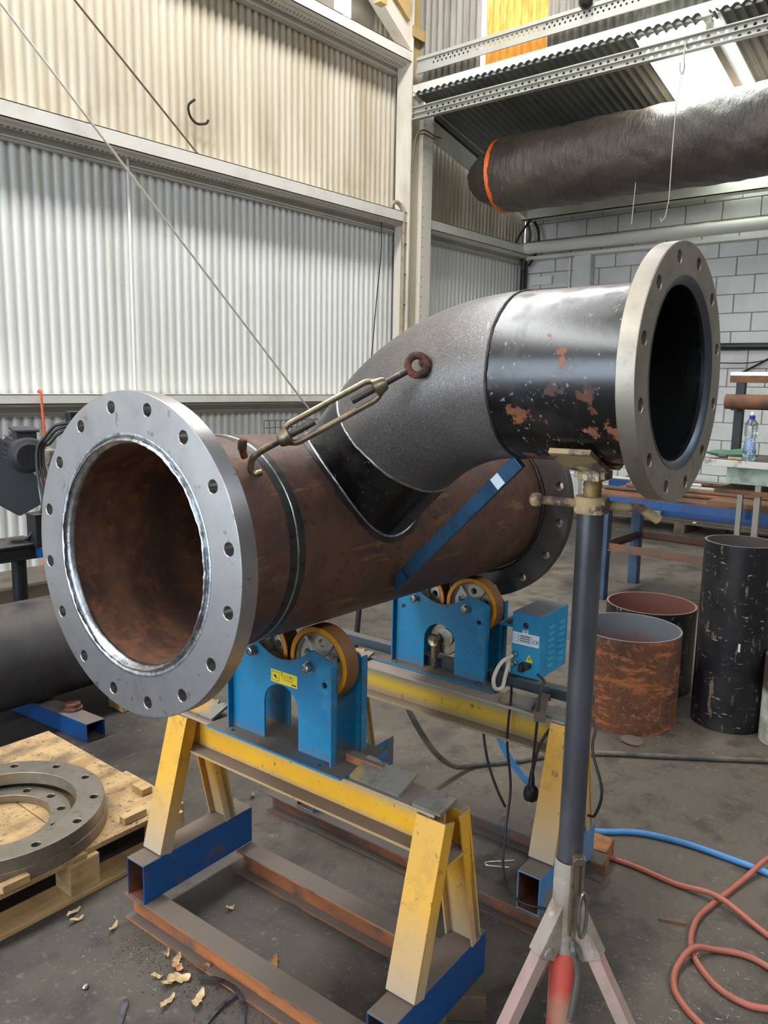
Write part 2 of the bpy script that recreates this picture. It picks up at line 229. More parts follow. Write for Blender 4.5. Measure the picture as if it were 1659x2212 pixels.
# ------------------------------------------------------------------ mesh helpers
class MB:
    def __init__(s): s.v = []; s.f = []; s.mi = []
    def add(s, vs, fs, m=0):
        o = len(s.v); s.v += [V(a) for a in vs]; s.f += [tuple(i+o for i in f) for f in fs]; s.mi += [m]*len(fs); return s
    def box(s, x0, x1, y0, y1, z0, z1, T=None, m=0):
        vs = [V((x, y, z)) for z in (z0, z1) for y in (y0, y1) for x in (x0, x1)]
        if T is not None: vs = [T @ a for a in vs]
        return s.add(vs, [(0, 2, 3, 1), (4, 5, 7, 6), (0, 1, 5, 4), (2, 6, 7, 3), (1, 3, 7, 5), (0, 4, 6, 2)], m)
    def bar(s, a, b, wx, wy, upv=(0, 0, 1), m=0):
        a, b = V(a), V(b); d = (b-a); L = d.length; d.normalize(); u = V(upv); x = d.cross(u)
        if x.length < 1e-4: x = d.cross(V((1, 0, 0)))
        x.normalize(); y = x.cross(d)
        T = Mx(((x.x, y.x, d.x, a.x), (x.y, y.y, d.y, a.y), (x.z, y.z, d.z, a.z), (0, 0, 0, 1)))
        return s.box(-wx/2, wx/2, -wy/2, wy/2, 0, L, T, m)
    def plate(s, loops, t0, t1, mp, m=0):
        """loops of 2D points (outline then holes) extruded from t0 to t1; mp(u,v,t)->xyz"""
        pts = [p for l in loops for p in l]; n = len(pts)
        tri = tessellate_polygon([[V((p[0], p[1], 0)) for p in l] for l in loops])
        vs = [mp(p[0], p[1], t0) for p in pts]+[mp(p[0], p[1], t1) for p in pts]
        fs = [tuple(t) for t in tri]+[tuple(i+n for i in reversed(t)) for t in tri]
        o = 0
        for l in loops:
            k = len(l)
            for i in range(k):
                a, b = o+i, o+(i+1) % k; fs.append((a, b, b+n, a+n))
            o += k
        return s.add(vs, fs, m)
    def tube(s, pts, r, n=10, closed=False, caps=True, m=0):
        pts = [V(p) for p in pts]; k = len(pts); rs = r if isinstance(r, (list, tuple)) else [r]*k
        def tan(i):
            a = pts[(i-1) % k] if closed or i > 0 else pts[i]; b = pts[(i+1) % k] if closed or i < k-1 else pts[i]
            d = b-a; return d.normalized() if d.length > 1e-9 else V((0, 0, 1))
        t = tan(0); u = t.orthogonal().normalized(); vs = []; fs = []
        for i in range(k):
            t2 = tan(i); q = t.rotation_difference(t2); u = q @ u; t = t2; w_ = t.cross(u)
            for j in range(n):
                a = 2*PI*j/n; vs.append(pts[i]+(u*math.cos(a)+w_*math.sin(a))*rs[i])
        for i in range(k if closed else k-1):
            for j in range(n):
                a, b = i*n+j, i*n+(j+1) % n; c, d = ((i+1) % k)*n+(j+1) % n, ((i+1) % k)*n+j; fs.append((a, b, c, d))
        if caps and not closed: fs += [tuple(reversed(range(n))), tuple(range((k-1)*n, k*n))]
        return s.add(vs, fs, m)
    def lathe(s, prof, n=48, T=None, closed=False, m=0, a0=0., a1=2*PI):
        full = abs(a1-a0-2*PI) < 1e-6; k = len(prof); nn = n if full else n+1; vs = []
        for i in range(nn):
            a = a0+(a1-a0)*i/n
            for r, z in prof: vs.append(V((r*math.cos(a), r*math.sin(a), z)))
        if T is not None: vs = [T @ a for a in vs]
        fs = []
        for i in range(n):
            j = (i+1) % nn
            for q in range(k if closed else k-1):
                q2 = (q+1) % k
                fs.append((i*k+q, j*k+q, j*k+q2, i*k+q2))
        return s.add(vs, fs, m)
    def disc(s, r, T, n=24, m=0):
        return s.add([T @ V((r*math.cos(2*PI*i/n), r*math.sin(2*PI*i/n), 0)) for i in range(n)], [tuple(range(n))], m)
def axis_T(o, d, upv=(0, 0, 1)):
    """matrix with local z along d, origin o"""
    d = V(d).normalized(); x = V(upv).cross(d)
    if x.length < 1e-4: x = V((1, 0, 0))
    x.normalize(); y = d.cross(x)
    return Mx(((x.x, y.x, d.x, o[0]), (x.y, y.y, d.y, o[1]), (x.z, y.z, d.z, o[2]), (0, 0, 0, 1)))
def obj(name, mb, ms, parent=None, smooth=35, bevel=None, fix=True):
    me = bpy.data.meshes.new(name); me.from_pydata([tuple(a) for a in mb.v], [], mb.f)
    for m in (ms if isinstance(ms, (list, tuple)) else [ms]): me.materials.append(m)
    if any(mb.mi): me.polygons.foreach_set('material_index', mb.mi)
    import bmesh
    bm = bmesh.new(); bm.from_mesh(me); bmesh.ops.remove_doubles(bm, verts=bm.verts, dist=1e-5)
    if fix: bmesh.ops.recalc_face_normals(bm, faces=bm.faces)
    bm.to_mesh(me); bm.free()
    if smooth:
        me.polygons.foreach_set('use_smooth', [True]*len(me.polygons)); me.set_sharp_from_angle(angle=math.radians(smooth))
    me.update()
    o = bpy.data.objects.new(name, me); C.objects.link(o)
    if parent: o.parent = parent
    if bevel:
        b = o.modifiers.new('bevel', 'BEVEL'); b.width = bevel; b.segments = 2; b.limit_method = 'ANGLE'; b.angle_limit = math.radians(40)
    return o
def tag(o, label=None, cat=None, group=None, kind=None):
    if label: o['label'] = label
    if cat: o['category'] = cat
    if group: o['group'] = group
    if kind: o['kind'] = kind
    return o
def empty(name, loc=(0, 0, 0), rz=0, M=None):
    o = bpy.data.objects.new(name, None); C.objects.link(o); o.empty_display_size = .1
    if M is not None: o.matrix_world = M
    else: o.location = loc; o.rotation_euler = (0, 0, rz)
    return o
def copy_tree(o, parent=None):
    c = o.copy(); C.objects.link(c); c.parent = parent
    for ch in [x for x in bpy.data.objects if x.parent == o]: copy_tree(ch, c)
    return c
def spline(pts, k=8):
    pts = [V(p) for p in pts]; P = [pts[0]*2-pts[1]]+pts+[pts[-1]*2-pts[-2]]; out = []
    for i in range(1, len(P)-2):
        a, b, c, d = P[i-1:i+3]
        for j in range(k):
            t = j/k; out.append(.5*((2*b)+(c-a)*t+(2*a-5*b+4*c-d)*t*t+(3*b-a-3*c+d)*t**3))
    return out+[pts[-1]]
def text_mesh(name, body, size, T, m, parent=None, ext=.0004):
    cu = bpy.data.curves.new(name, 'FONT'); cu.body = body; cu.size = size; cu.extrude = ext; cu.align_x = 'CENTER'; cu.align_y = 'CENTER'
    to = bpy.data.objects.new(name, cu); C.objects.link(to)
    me = bpy.data.meshes.new_from_object(to.evaluated_get(bpy.context.evaluated_depsgraph_get()))
    bpy.data.objects.remove(to); me.transform(T); me.materials.clear(); me.materials.append(m)
    o = bpy.data.objects.new(name, me); C.objects.link(o); o.parent = parent; return o
def W(x, y, z): return V((x, y, z+EYE))

# ================================================================== THE SETTING
S = lambda o: tag(o, kind='structure')
mb = MB(); mb.add([(-14, -14, 0), (14, -14, 0), (14, 9, 0), (-14, 9, 0)], [(0, 1, 2, 3)]); S(obj('floor', mb, M_floor, smooth=0))
PITCHR = .0762
def sheet_mesh(name, width, h0, h1, m, amp=.0125, seg=10):
    """corrugated sheet: local x along width, z up, ribs vertical"""
    mb = MB(); n = round(width/PITCHR*seg); vs = []; 
    for i in range(n+1):
        x = width*i/n; cc = math.cos(2*PI*x/PITCHR); y = -amp*(1-2*((1-cc)/2)**1.9)
        vs += [(x, y, h0), (x, y, h1)]
    mb.add(vs, [(2*i, 2*i+2, 2*i+3, 2*i+1) for i in range(n)])
    o = obj(name, mb, m, smooth=80, fix=False); return o
def put(o, parent, M): o.parent = parent; o.matrix_local = M; return o
wl = S(empty('wall_left', (0, 5.515, 0)))
base = sheet_mesh('sheet', .770, 0, 6.45, M_wall)
k = 0
for i in range(15):
    x0 = -2.13+.762*i
    if i == 10:     # a short sheet leaves an opening to the sky above the top girt
        o = sheet_mesh('sheet', .770, 0, 4.85, M_wall)
    else:
        o = base if k == 0 else base.copy()
        if k: C.objects.link(o)
        k += 1
    put(o, wl, Mx.Translation((x0, .0015*(i % 2), 0)))
mb = MB(); mb.box(5.49, 5.72, 5.49, 5.50, 4.85, 6.45); mb.box(5.95, 6.26, 5.49, 5.50, 4.85, 6.45); mb.box(5.72, 5.95, 5.49, 5.5, 5.6, 6.45); mb.box(5.72, 5.84, 5.49, 5.5, 4.85, 4.97)
o = obj('infill_sheet', mb, M_gable); o.parent = wl; o.matrix_parent_inverse = Mx.Translation((0, -5.515, 0))
def girt(name, x0, x1, zt, zh, yf, back, m, under=True):
    root = S(empty(name, (0, 0, 0)))
    mb = MB(); mb.box(x0, x1, yf, yf+.006, zt-zh, zt); mb.box(x0, x1, yf, 5.497, zt-.006, zt); mb.box(x0, x1, yf, yf+.07, zt-zh, zt-zh+.006)
    mb.box(x0, x1, 5.44, 5.497, zt-zh-.07, zt-zh-.064); mb.box(x0, x1, yf+.07, yf+.076, zt-zh-.02, zt-zh+.006); mb.box(x0, x1, yf+.076, 5.497, zt-zh-.02, zt-zh-.014)
    obj('channel', mb, m, root, smooth=0)
    if under:
        mb = MB(); x = x0
        while x < x1:
            mb.box(x, x+.022, yf+.10, yf+.106, zt-zh-.0222, zt-zh-.0205); mb.box(x+.01, x+.03, yf+.125, yf+.131, zt-zh-.0222, zt-zh-.0205); x += .042
        tag(obj('slot_row', mb, M_slot, root, smooth=0), kind='stuff')
    mb = MB(); mb.box(x0, x1, 5.46, 5.497, zt-zh-.09, zt-zh-.02); obj('cleat_strip', mb, M_girtd, root, smooth=0)
    return root
girt('trim_1', -2, 6.6, 3.315, .105, 5.29, 0, M_girt); girt('trim_2', 6.97, 9.2, 3.315, .105, 5.29, 0, M_girt)
girt('trim_3', -2, 6.62, 4.83, .10, 5.27, 0, M_girt)
girt('trim_4', -2, 9.2, 1.475, .068, 5.30, 0, M_girt, under=False)
mb = MB(); mb.box(-5.6, -2.1, 5.51, 5.53, 0, 6.45); mb.box(-9.1, -5.6, 5.51, 5.53, 4.7, 6.45); S(obj('wall_side', mb, M_wall, smooth=0))
# gable above the annex opening
wg = S(empty('wall_gable', (6.78, 0, 0)))
gs = None
RZ = Mx.Rotation(PI/2, 4, 'Z')
for i in range(14):
    y0 = 5.35-.762*(i+1)
    if i == 1:
        o = sheet_mesh('translucent_sheet', .66, 4.42, 6.45, M_translucent); put(o, wg, Mx.Translation((0, 3.86, 0)) @ RZ); tag(o, 'amber glowing translucent sheet')
        o = sheet_mesh('sheet', .13, 4.42, 6.45, M_gable); put(o, wg, Mx.Translation((0.002, 3.74, 0)) @ RZ); continue
    if gs is None: gs = sheet_mesh('sheet', .77, 4.42, 6.45, M_gable); o = gs
    else: o = gs.copy(); C.objects.link(o)
    put(o, wg, Mx.Translation((0, y0, 0)) @ RZ)
def perforated(root, m, x0, x1, ya, yb, z0, z1, rows):
    out = [(ya, z0), (yb, z0), (yb, z1), (ya, z1)]; loops = [out]
    for (z, r, dy, yA) in rows:
        y = yA
        while y > ya+r*1.5:
            if y < yb-r*1.5: loops.append(circ(y, z, r, 8))
            y -= dy
    mb = MB(); mb.plate(loops, x0, x1, lambda u, v, t: (t, u, v)); obj('perforated_web', mb, m, root, smooth=0)
def circ(cx, cy, r, k=16): return [(cx+r*math.cos(2*PI*i/k), cy+r*math.sin(2*PI*i/k)) for i in range(k)]
def perf_beam(name, parts, holes, m, skip=None):
    root = S(empty(name)); mb = MB()
    for b in parts: mb.box(*b)
    obj('channel', mb, m, root, smooth=0)
    if holes:
        mb = MB()
        for (x, z, r, dy, yA, yB) in holes:
            y = yA
            while y > yB:
                if skip and skip[0] < y < skip[1]: y -= dy; continue
                mb.disc(r, Mx.Translation((x, y, z)) @ Mx.Rotation(-PI/2, 4, 'Y'), 8); y -= dy
        tag(obj('hole_row', mb, M_slot, root, smooth=0, fix=False), kind='stuff')
    return root
t5 = perf_beam('trim_5', [(6.60, 6.606, -6, 3.82, 4.62, 4.75), (6.60, 6.606, 4.56, 5.2, 4.62, 4.75), (6.60, 6.72, -6, 5.2, 4.745, 4.75), (6.585, 6.60, -6, 5.2, 4.72, 4.75), (6.585, 6.60, -6, 5.2, 4.60, 4.64)], [(6.5985, 4.67, .010, .05, 5.0, -2), (6.5985, 4.70, .010, .05, 4.975, -2)], M_girtd, (3.81, 4.57))
perforated(t5, M_girtd, 6.60, 6.606, 3.82, 4.56, 4.64, 4.72, [(4.667, .011, .05, 4.55), (4.697, .011, .05, 4.525)])
perf_beam('trim_6', [(6.60, 6.62, -6, 5.25, 4.41, 4.51)], None, M_girt)
t7 = perf_beam('trim_7', [(6.63, 6.637, -6, 1.9, 4.19, 4.31), (6.63, 6.637, 3.1, 5.25, 4.19, 4.31), (6.60, 6.637, -6, 5.25, 4.30, 4.31), (6.58, 6.637, -6, 5.25, 4.185, 4.195), (6.60, 6.63, -6, 5.25, 4.245, 4.252)], [(6.6285, 4.272, .013, .068, 5.1, -2), (6.6285, 4.22, .013, .068, 5.07, -2)], M_girtd, (1.89, 3.11))
perforated(t7, M_girtd, 6.63, 6.637, 1.9, 3.1, 4.195, 4.31, [(4.276, .015, .068, 3.06), (4.22, .015, .068, 3.03)])
# annex roof: corrugated sheets sloping down to the block wall
ce = S(empty('ceiling', (0, 0, 0)))
SL = math.atan(.22)
def roof_sheet(y1, width, x0=6.56, x1=9.6, m=M_annexroof, name='roof_sheet'):
    o = sheet_mesh(name, width, 0, (x1-x0)/math.cos(SL), m)
    # local x -> -Y, local z -> downslope +X
    d = V((math.cos(SL), 0, -math.sin(SL))); xl = V((0, -1, 0)); yl = d.cross(xl)
    z0 = 4.39-.22*(x0-6.7)
    put(o, ce, Mx(((xl.x, yl.x, d.x, x0), (xl.y, yl.y, d.y, y1), (xl.z, yl.z, d.z, z0), (0, 0, 0, 1)))); return o
roof_sheet(5.46, .25, 6.98); y = 5.22
for wdt in (.762, .762, .706): roof_sheet(y, wdt+.01); y -= wdt
roof_sheet(2.99, .56, 6.66, 9.6, M_skypanel, 'skylight_sheet'); roof_sheet(2.99, .56, 6.56, 6.66)
roof_sheet(2.37, .05, 6.66, 9.6, M_skypanel, 'skylight_sheet'); roof_sheet(2.37, .05, 6.56, 6.66)
y = 2.32
for i in range(15): roof_sheet(y, .772); y -= .762
mb = MB(); mb.bar((6.7, 2.40, 4.36), (9.5, 2.40, 3.74), .06, .08); obj('skylight_bar', mb, M_gable, ce)
mb = MB(); mb.bar((6.95, 5.34, 4.30), (9.25, 5.34, 3.78), .10, .012); mb.bar((6.95, 5.34, 4.22), (9.25, 5.34, 3.70), .008, .17); obj('rafter', mb, M_girt, ce)
mb = MB(); mb.bar((6.95, 2.0, 4.25), (9.25, 2.0, 3.73), .07, .14); obj('rafter', mb, M_gable, ce)
# main roof with its roof lights
cm = S(empty('ceiling')); mb = MB()
ys = [-9, -4.6, -3.6, -.6, .4, 3.3, 4.1, 5.53]
for a, b in ((-9, -4.6), (-3.6, 3.4), (4.1, 5.53)): mb.box(-9, 6.8, a, b, ROOF, ROOF+.05)
for a, b in ((-4.6, -3.6), (3.4, 4.1)): mb.box(6.4, 6.8, a, b, ROOF, ROOF+.05); mb.box(-9, -7.5, a, b, ROOF, ROOF+.05)
obj('roof_deck', mb, M_gable, cm, smooth=0)
# walls behind the photographer with their big open doorways
mb = MB(); mb.box(-9.1, -9, -9, -1.5, 0, 6.5); mb.box(-9.1, -9, -1.5, 5.53, 4.7, 6.5); S(obj('wall_back', mb, M_gable, smooth=0))
mb = MB(); mb.box(-9, 9.4, -9.1, -9, 0, 6.5); S(obj('wall_right', mb, M_gable, smooth=0))
# block wall of the annex: every block a piece, raked joints
wb = S(empty('wall_annex', (9.3, 0, 0)))
mb = MB(); mb.box(.012, .12, .2, 5.5, 0, 3.86); mb.box(0, .12, -9, .26, 0, 3.86); obj('mortar_bed', mb, M_mortar, wb, smooth=0)
mb = MB(); mb.box(0, .09, -.194, .194, -.096, .096); b0 = obj('block', mb, M_block, wb, smooth=0, bevel=.006)
mb = MB(); mb.box(0, .09, -.097, .097, -.096, .096); h0 = obj('block', mb, M_block, wb, smooth=0, bevel=.006)
first = {'b': True, 'h': True}
for r in range(19):
    z = .1+.2*r+.02; yy = 5.44
    y = yy-(.2 if r % 2 == 0 else .4)
    seq = []
    if r % 2 == 0: seq.append(('h', yy-.1)); start = yy-.2
    else: start = yy
    c = start-.2
    while c > .45: seq.append(('b', c)); c -= .4
    for kind, cy in seq:
        src = b0 if kind == 'b' else h0
        if first[kind]: o = src; first[kind] = False
        else: o = src.copy(); C.objects.link(o)
        o.location = (0, cy, z)
mb = MB(); mb.box(-.12, .02, 4.50, 4.72, 0, 3.2); obj('pier', mb, M_block, wb, smooth=0, bevel=.006)
mb = MB(); mb.box(9.06, 9.07, .2, 5.42, 3.64, 3.79); mb.box(9.06, 9.2, .2, 5.42, 3.78, 3.79); mb.box(9.06, 9.2, .2, 5.42, 3.64, 3.65); S(obj('trim_8', mb, M_girt, smooth=0))
mb = MB(); mb.box(9.15, 9.28, .2, 5.42, 3.17, 3.21); S(obj('trim_9', mb, M_girt, smooth=0))
# column with its knee
col = tag(empty('steel_column', (6.6, 5.26, 0)), 'cream painted steel column standing against the corrugated wall', 'column')
mb = MB(); mb.box(0, .014, 0, .19, 0, 6.4); obj('flange', mb, M_col, col, smooth=0)
mb = MB(); mb.box(.36, .374, 0, .19, 0, 6.4); obj('flange', mb, M_col, col, smooth=0)
mb = MB(); mb.box(.014, .36, .05, .06, 0, 6.4); obj('web', mb, M_colside, col, smooth=0)
mb = MB(); mb.box(.2, .36, .0, .05, 0, 6.4); obj('cover_plate', mb, M_col, col, smooth=0)
mb = MB()
for i in range(42): mb.lathe([(0, -.004), (.009, -.004), (.009, .004)], 8, Mx.Translation((.225, -.001, .5+.1*i)) @ Mx.Rotation(PI/2, 4, 'X'))
tag(obj('rivet_row', mb, M_colside, col), kind='stuff')
mb = MB(); mb.plate([[(.0, 4.86-.0), (-.55, 5.2), (-1.1, 5.5), (-1.1, 5.75), (0, 5.15)]], .03, .16, lambda u, v, t: (u, t, v)); obj('knee_haunch', mb, M_col, col, smooth=0)
mb = MB(); mb.plate([[(-.06, 5.08), (-.3, 5.22), (-.06, 5.30)]], -.01, .03, lambda u, v, t: (u, t, v)); obj('gusset', mb, M_colside, col, smooth=0)
mb = MB(); mb.box(-.02, .374, -.012, .0, 4.96, 5.06); obj('stiffener', mb, M_colside, col, smooth=0)
mb = MB(); mb.bar((-.40, .02, 5.26), (-1.0, .0, 5.02), .1, .03); mb.box(-.55, -.45, -.04, .04, 5.08, 5.2); obj('bracket', mb, M_colside, col, smooth=0)

# ================================================================== THE PIPE SPOOL
def flange(name, R, r, pcd, nh, hr, th, phase, m, parent, T, bevel=.0015, arc=6):
    """ring with bolt holes, local axis z from 0 (front face) to th"""
    mb = MB(); half = PI/nh
    # boundary parameters in (theta, radius) around one hole
    bd = []
    for i in range(arc): bd.append((-half+2*half*i/arc, R))
    for i in range(3): bd.append((half, R+(r-R)*i/3))
    for i in range(arc): bd.append((half-2*half*i/arc, r))
    for i in range(3): bd.append((-half, r+(R-r)*i/3))
    k = len(bd)
    for h in range(nh):
        th0 = phase+h*2*PI/nh; hc = V((pcd*math.cos(th0), pcd*math.sin(th0), 0)); B = []; H = []
        for (a, rr) in bd:
            p = V((rr*math.cos(th0+a), rr*math.sin(th0+a), 0)); B.append(p); d = (p-hc).normalized(); H.append(hc+d*hr)
        vs = B+H; up_ = V((0, 0, th)); vs = vs+[p+up_ for p in vs]; fs = []
        for i in range(k):
            j = (i+1) % k
            fs += [(i, j, k+j, k+i), (2*k+i, 3*k+i, 3*k+j, 2*k+j), (k+i, k+j, 3*k+j, 3*k+i)]
            if i < arc or arc+3 <= i < 2*arc+3: fs.append((i, 2*k+i, 2*k+j, j))
        mb.add([T @ p for p in vs], fs)
    return obj(name, mb, m, parent, smooth=30, bevel=bevel)
PSI, DZ = .048566, -.023284
D1 = V((math.cos(PSI)*math.cos(DZ), math.sin(PSI)*math.cos(DZ), math.sin(DZ)))
SR = D1.cross(V((0, 0, 1))).normalized(); TU = SR.cross(D1)
C1 = W(.9258, 1.4865, -.3758)
MS = Mx(((D1.x, -SR.x, TU.x, C1.x), (D1.y, -SR.y, TU.y, C1.y), (D1.z, -SR.z, TU.z, C1.z), (0, 0, 0, 1)))
MI = MS.inverted(); loc = lambda p: MI @ p; ldir = lambda d: MI.to_3x3() @ d
spool = tag(empty('pipe_spool', M=MS), 'fabricated steel pipe spool with flanged ends and an elbow branch on the rollers', 'pipe')
RM, RB = .254, .1805
AX = axis_T((0, 0, 0), (1, 0, 0))           # local z -> spool axis
FRONT_TH = .042
mb = MB(); mb.lathe([(RM, .02), (RM, 1.475), (RM-.0135, 1.475)], 128, AX); mp_ = obj('main_pipe', mb, M_rustpipe, spool, smooth=60)
mb = MB(); mb.lathe([(RM, .012), (RM-.013, .012), (RM-.0135, 1.475)], 128, AX); obj('pipe_bore', mb, M_rustin, mp_, smooth=60)
mb = MB(); mb.lathe([(RM+.0006, .232), (RM+.0012, .236), (RM+.0012, .276), (RM+.0006, .281)], 128, AX); obj('ground_band', mb, M_ground, mp_, smooth=60)
def bead(R, s, w, h, n=160, T=AX, seed=1):
    mb = MB(); rr = random.Random(seed); pr = []
    vs = []; k = 5
    for i in range(n):
        a = 2*PI*i/n; ww = w*(1+.06*rr.uniform(-1, 1)); hh = h*(1+.2*rr.uniform(-1, 1)); off = w*.10*math.sin(i*.37+seed)+w*.05*math.sin(i*1.3)
        for j in range(k):
            b = PI*j/(k-1); R_ = R+hh*math.sin(b); z = s+off-ww/2*math.cos(b); vs.append(T @ V((R_*math.cos(a), R_*math.sin(a), z)))
    fs = [(i*k+j, ((i+1) % n)*k+j, ((i+1) % n)*k+j+1, i*k+j+1) for i in range(n) for j in range(k-1)]
    return mb.add(vs, fs)
obj('weld_bead', bead(RM+.001, .257, .006, .002), M_weld, mp_, smooth=70)
mb = MB(); a0 = math.radians(-4)
mb.lathe([(RM+.0005, .29), (RM+.0009, .292), (RM+.0009, .36), (RM+.0005, .362)], 8, AX, a0=0, a1=.13); 
# patch is turned to the side that faces the photographer
pt = obj('ground_patch', mb, M_ground, mp_, smooth=60); pt.rotation_euler = (math.radians(270-5), 0, 0)
# end flanges: phase so that holes sit as in the photograph
def lath(p): return p
TF = Mx.Rotation(0, 4, 'X') @ axis_T((0, 0, 0), (1, 0, 0))
def axisframe(o, d, s, t):   # local x->s, y->t, z->d
    return Mx(((s.x, t.x, d.x, o.x), (s.y, t.y, d.y, o.y), (s.z, t.z, d.z, o.z), (0, 0, 0, 1)))
LS = V((0, -1, 0)); LT = V((0, 0, 1)); LD = V((1, 0, 0))
f1 = flange('flange', .3525, .2565, .3205, 16, .0135, FRONT_TH, 1.7541, M_steel, spool, axisframe(V((0, 0, 0)), LD, LS, LT)); f1['label'] = 'bright machined front flange'
obj('fillet_weld', bead(.2475, .0015, .012, .006, T=axisframe(V((0, 0, 0)), LD, LS, LT), n=260, seed=3), M_weld, f1, smooth=70)
mb = MB(); mb.lathe([(.2645, -.0006), (.262, -.0012), (.2565, -.0008), (.2525, .003), (.2450, .008), (.2405, .012), (.2405, .02)], 128, AX); obj('weld_face', mb, M_weld, f1, smooth=50)
f2 = flange('flange', .3525, .2550, .3205, 16, .0135, .036, 1.7541-1.8963, M_steel_dark, spool, axisframe(V((1.4694, 0, 0)), LD, LS, LT)); f2['label'] = 'dull grey far flange'
obj('fillet_weld', bead(.257, 1.464, .012, .006, T=AX, seed=4), M_ground, f2, smooth=70)
# branch
FB = loc(W(1.5698, .5624, .0276)); D2 = ldir(V((.03259, -.99934, .0162)).normalized())
AB = FB-D2*.3354; RE, EL, AZ = .5247, .7583, .01995
S2 = D2.cross(ldir(V((0, 0, 1)))).normalized(); T2 = S2.cross(D2); NB = -(T2*math.cos(AZ)+S2*math.sin(AZ)); CB = AB+NB*RE
BN = D2.cross(NB)
BB = CB+(-NB*math.cos(EL)-D2*math.sin(EL))*RE; DB = -D2*math.cos(EL)+NB*math.sin(EL)
BA = axis_T(AB, D2)
mb = MB(); mb.lathe([(RB, .002), (RB, .32)], 96, BA); bp = obj('branch_pipe', mb, M_black, spool, smooth=60); bp['label'] = 'glossy black painted pipe length with rust spots'
mb = MB(); mb.lathe([(RB-.011, -.002), (RB-.011, .318), (RB, .318)], 96, BA); obj('pipe_bore', mb, M_blackin, bp, smooth=60)
f3 = flange('flange', .2485, .1825, .2221, 12, .0125, .036, 1.3110, M_steel_tan, spool, axisframe(FB-D2*.036, D2, S2, T2)); f3['label'] = 'turned steel flange on the branch'
mb = MB(); mb.lathe([(.186, .3362), (.1825, .336), (.1695, .326), (.1695, .31)], 96, BA); obj('weld_face', mb, mat('dark ground weld face', '5f6670', .35, .9), f3, smooth=40)
def sweep_elbow(r, n=96, k=28):
    mb = MB(); vs = []
    for i in range(k+1):
        a = EL*i/k; c = CB+(-NB*math.cos(a)-D2*math.sin(a))*RE; rad = (-NB*math.cos(a)-D2*math.sin(a))
        for j in range(n):
            b = 2*PI*j/n; vs.append(c+rad*(r*math.cos(b))+BN*(r*math.sin(b)))
    return mb.add(vs, [(i*n+j, i*n+(j+1) % n, (i+1)*n+(j+1) % n, (i+1)*n+j) for i in range(k) for j in range(n)])
el = obj('elbow', sweep_elbow(RB+.0012), M_elbow, spool, smooth=60); el['label'] = 'plain grey elbow'
obj('elbow_bore', sweep_elbow(RB-.012), M_blackin, el, smooth=60)
obj('weld_bead', bead(RB+.0005, 0, .007, .003, T=BA, seed=5), M_ground, el, smooth=70)
BBT = axis_T(BB, DB)
obj('weld_bead', bead(RB+.0005, 0, .008, .003, T=BBT, seed=6), M_weld, el, smooth=70)
# stub, cut to the saddle on the main pipe
def saddle(r, n=160, grow=0.):
    x = DB.orthogonal().normalized(); y = DB.cross(x); out = []
    for j in range(n):
        a = 2*PI*j/n; q = BB+x*(r*math.cos(a))+y*(r*math.sin(a)); dp = V((0, DB.y, DB.z)); rp = V((0, q.y, q.z))
        A_ = dp.dot(dp); B_ = 2*rp.dot(dp); C_ = rp.dot(rp)-(RM+grow)**2; disc = max(B_*B_-4*A_*C_, 0); t = (-B_-math.sqrt(disc))/(2*A_)
        out.append((q, q+DB*t))
    return out
sd = saddle(RB); n = len(sd); mb = MB()
mb.add([p for ab in sd for p in ab], [(2*j, 2*((j+1) % n), 2*((j+1) % n)+1, 2*j+1) for j in range(n)])
st = obj('branch_stub', mb, mat('black glossy stub', '0b0b0d', .24, 0., [dict(col='2a2725', scale=10, lo=.5, hi=.66, detail=9, fac=.7, rough=.45), dict(col='7a5038', scale=12, lo=.66, hi=.69, detail=9, fac=.8, rough=.85), dict(col='a8a096', scale=60, lo=.66, hi=.69, detail=6, st=(.25, 2, 2), fac=.6)], bump=(60, .2, .001)), spool, smooth=60)
mb = MB(); pts = [V((0, 0, 0))]*n; rr = random.Random(9)
mb.tube([ab[1]+V((0, ab[1].y, ab[1].z)).normalized()*.001 for ab in sd], [.0035+.0015*rr.random() for _ in sd], 7, closed=True); obj('weld_bead', mb, M_weld, st, smooth=70)
# wide ground strip on the main pipe round the saddle
mb = MB(); vs = []; sdo = saddle(RB+.001); ctr = sum((ab[1] for ab in sd), V((0, 0, 0)))/n
for j, ab in enumerate(sdo):
    p = ab[1]; out_ = (p-ctr); w_ = .016+.007*rr.random(); q = p+out_.normalized()*w_
    for qq, h in ((p, .0016), (q, .0010)):
        ang = V((0, qq.y, qq.z)).normalized()*(RM+h); vs.append(V((qq.x, ang.y, ang.z)))
mb.add(vs, [(2*j, 2*((j+1) % n), 2*((j+1) % n)+1, 2*j+1) for j in range(n)]); obj('ground_strip', mb, M_ground, st, smooth=60)
# blue tack-welded brace bar
lo = loc(W(1.609, 1.305, -.535)); hi = loc(W(1.551, .905, -.166))
mb = MB(); mb.bar(lo, hi, .034, .018, ldir(V((-.6, -.6, .5)))); br = obj('brace_bar', mb, M_bar, spool, smooth=0, bevel=.0015); br['label'] = 'blue painted brace bar'
mb = MB(); d_ = (hi-lo); c_ = lo+d_*.44; mb.lathe([(0, .004), (.008, .003), (.009, 0)], 10, axis_T(c_+ldir(V((-.6, -.6, .5))).normalized()*.008, ldir(V((-.6, -.6, .5))))); obj('burnt_spot', mb, M_rustknob, br)
mb = MB(); c_ = lo+d_*.84; mb.bar(c_, c_+d_*.05, .030, .0195, ldir(V((-.6, -.6, .5)))); obj('paper_remnant', mb, M_whitelabel, br, smooth=0)
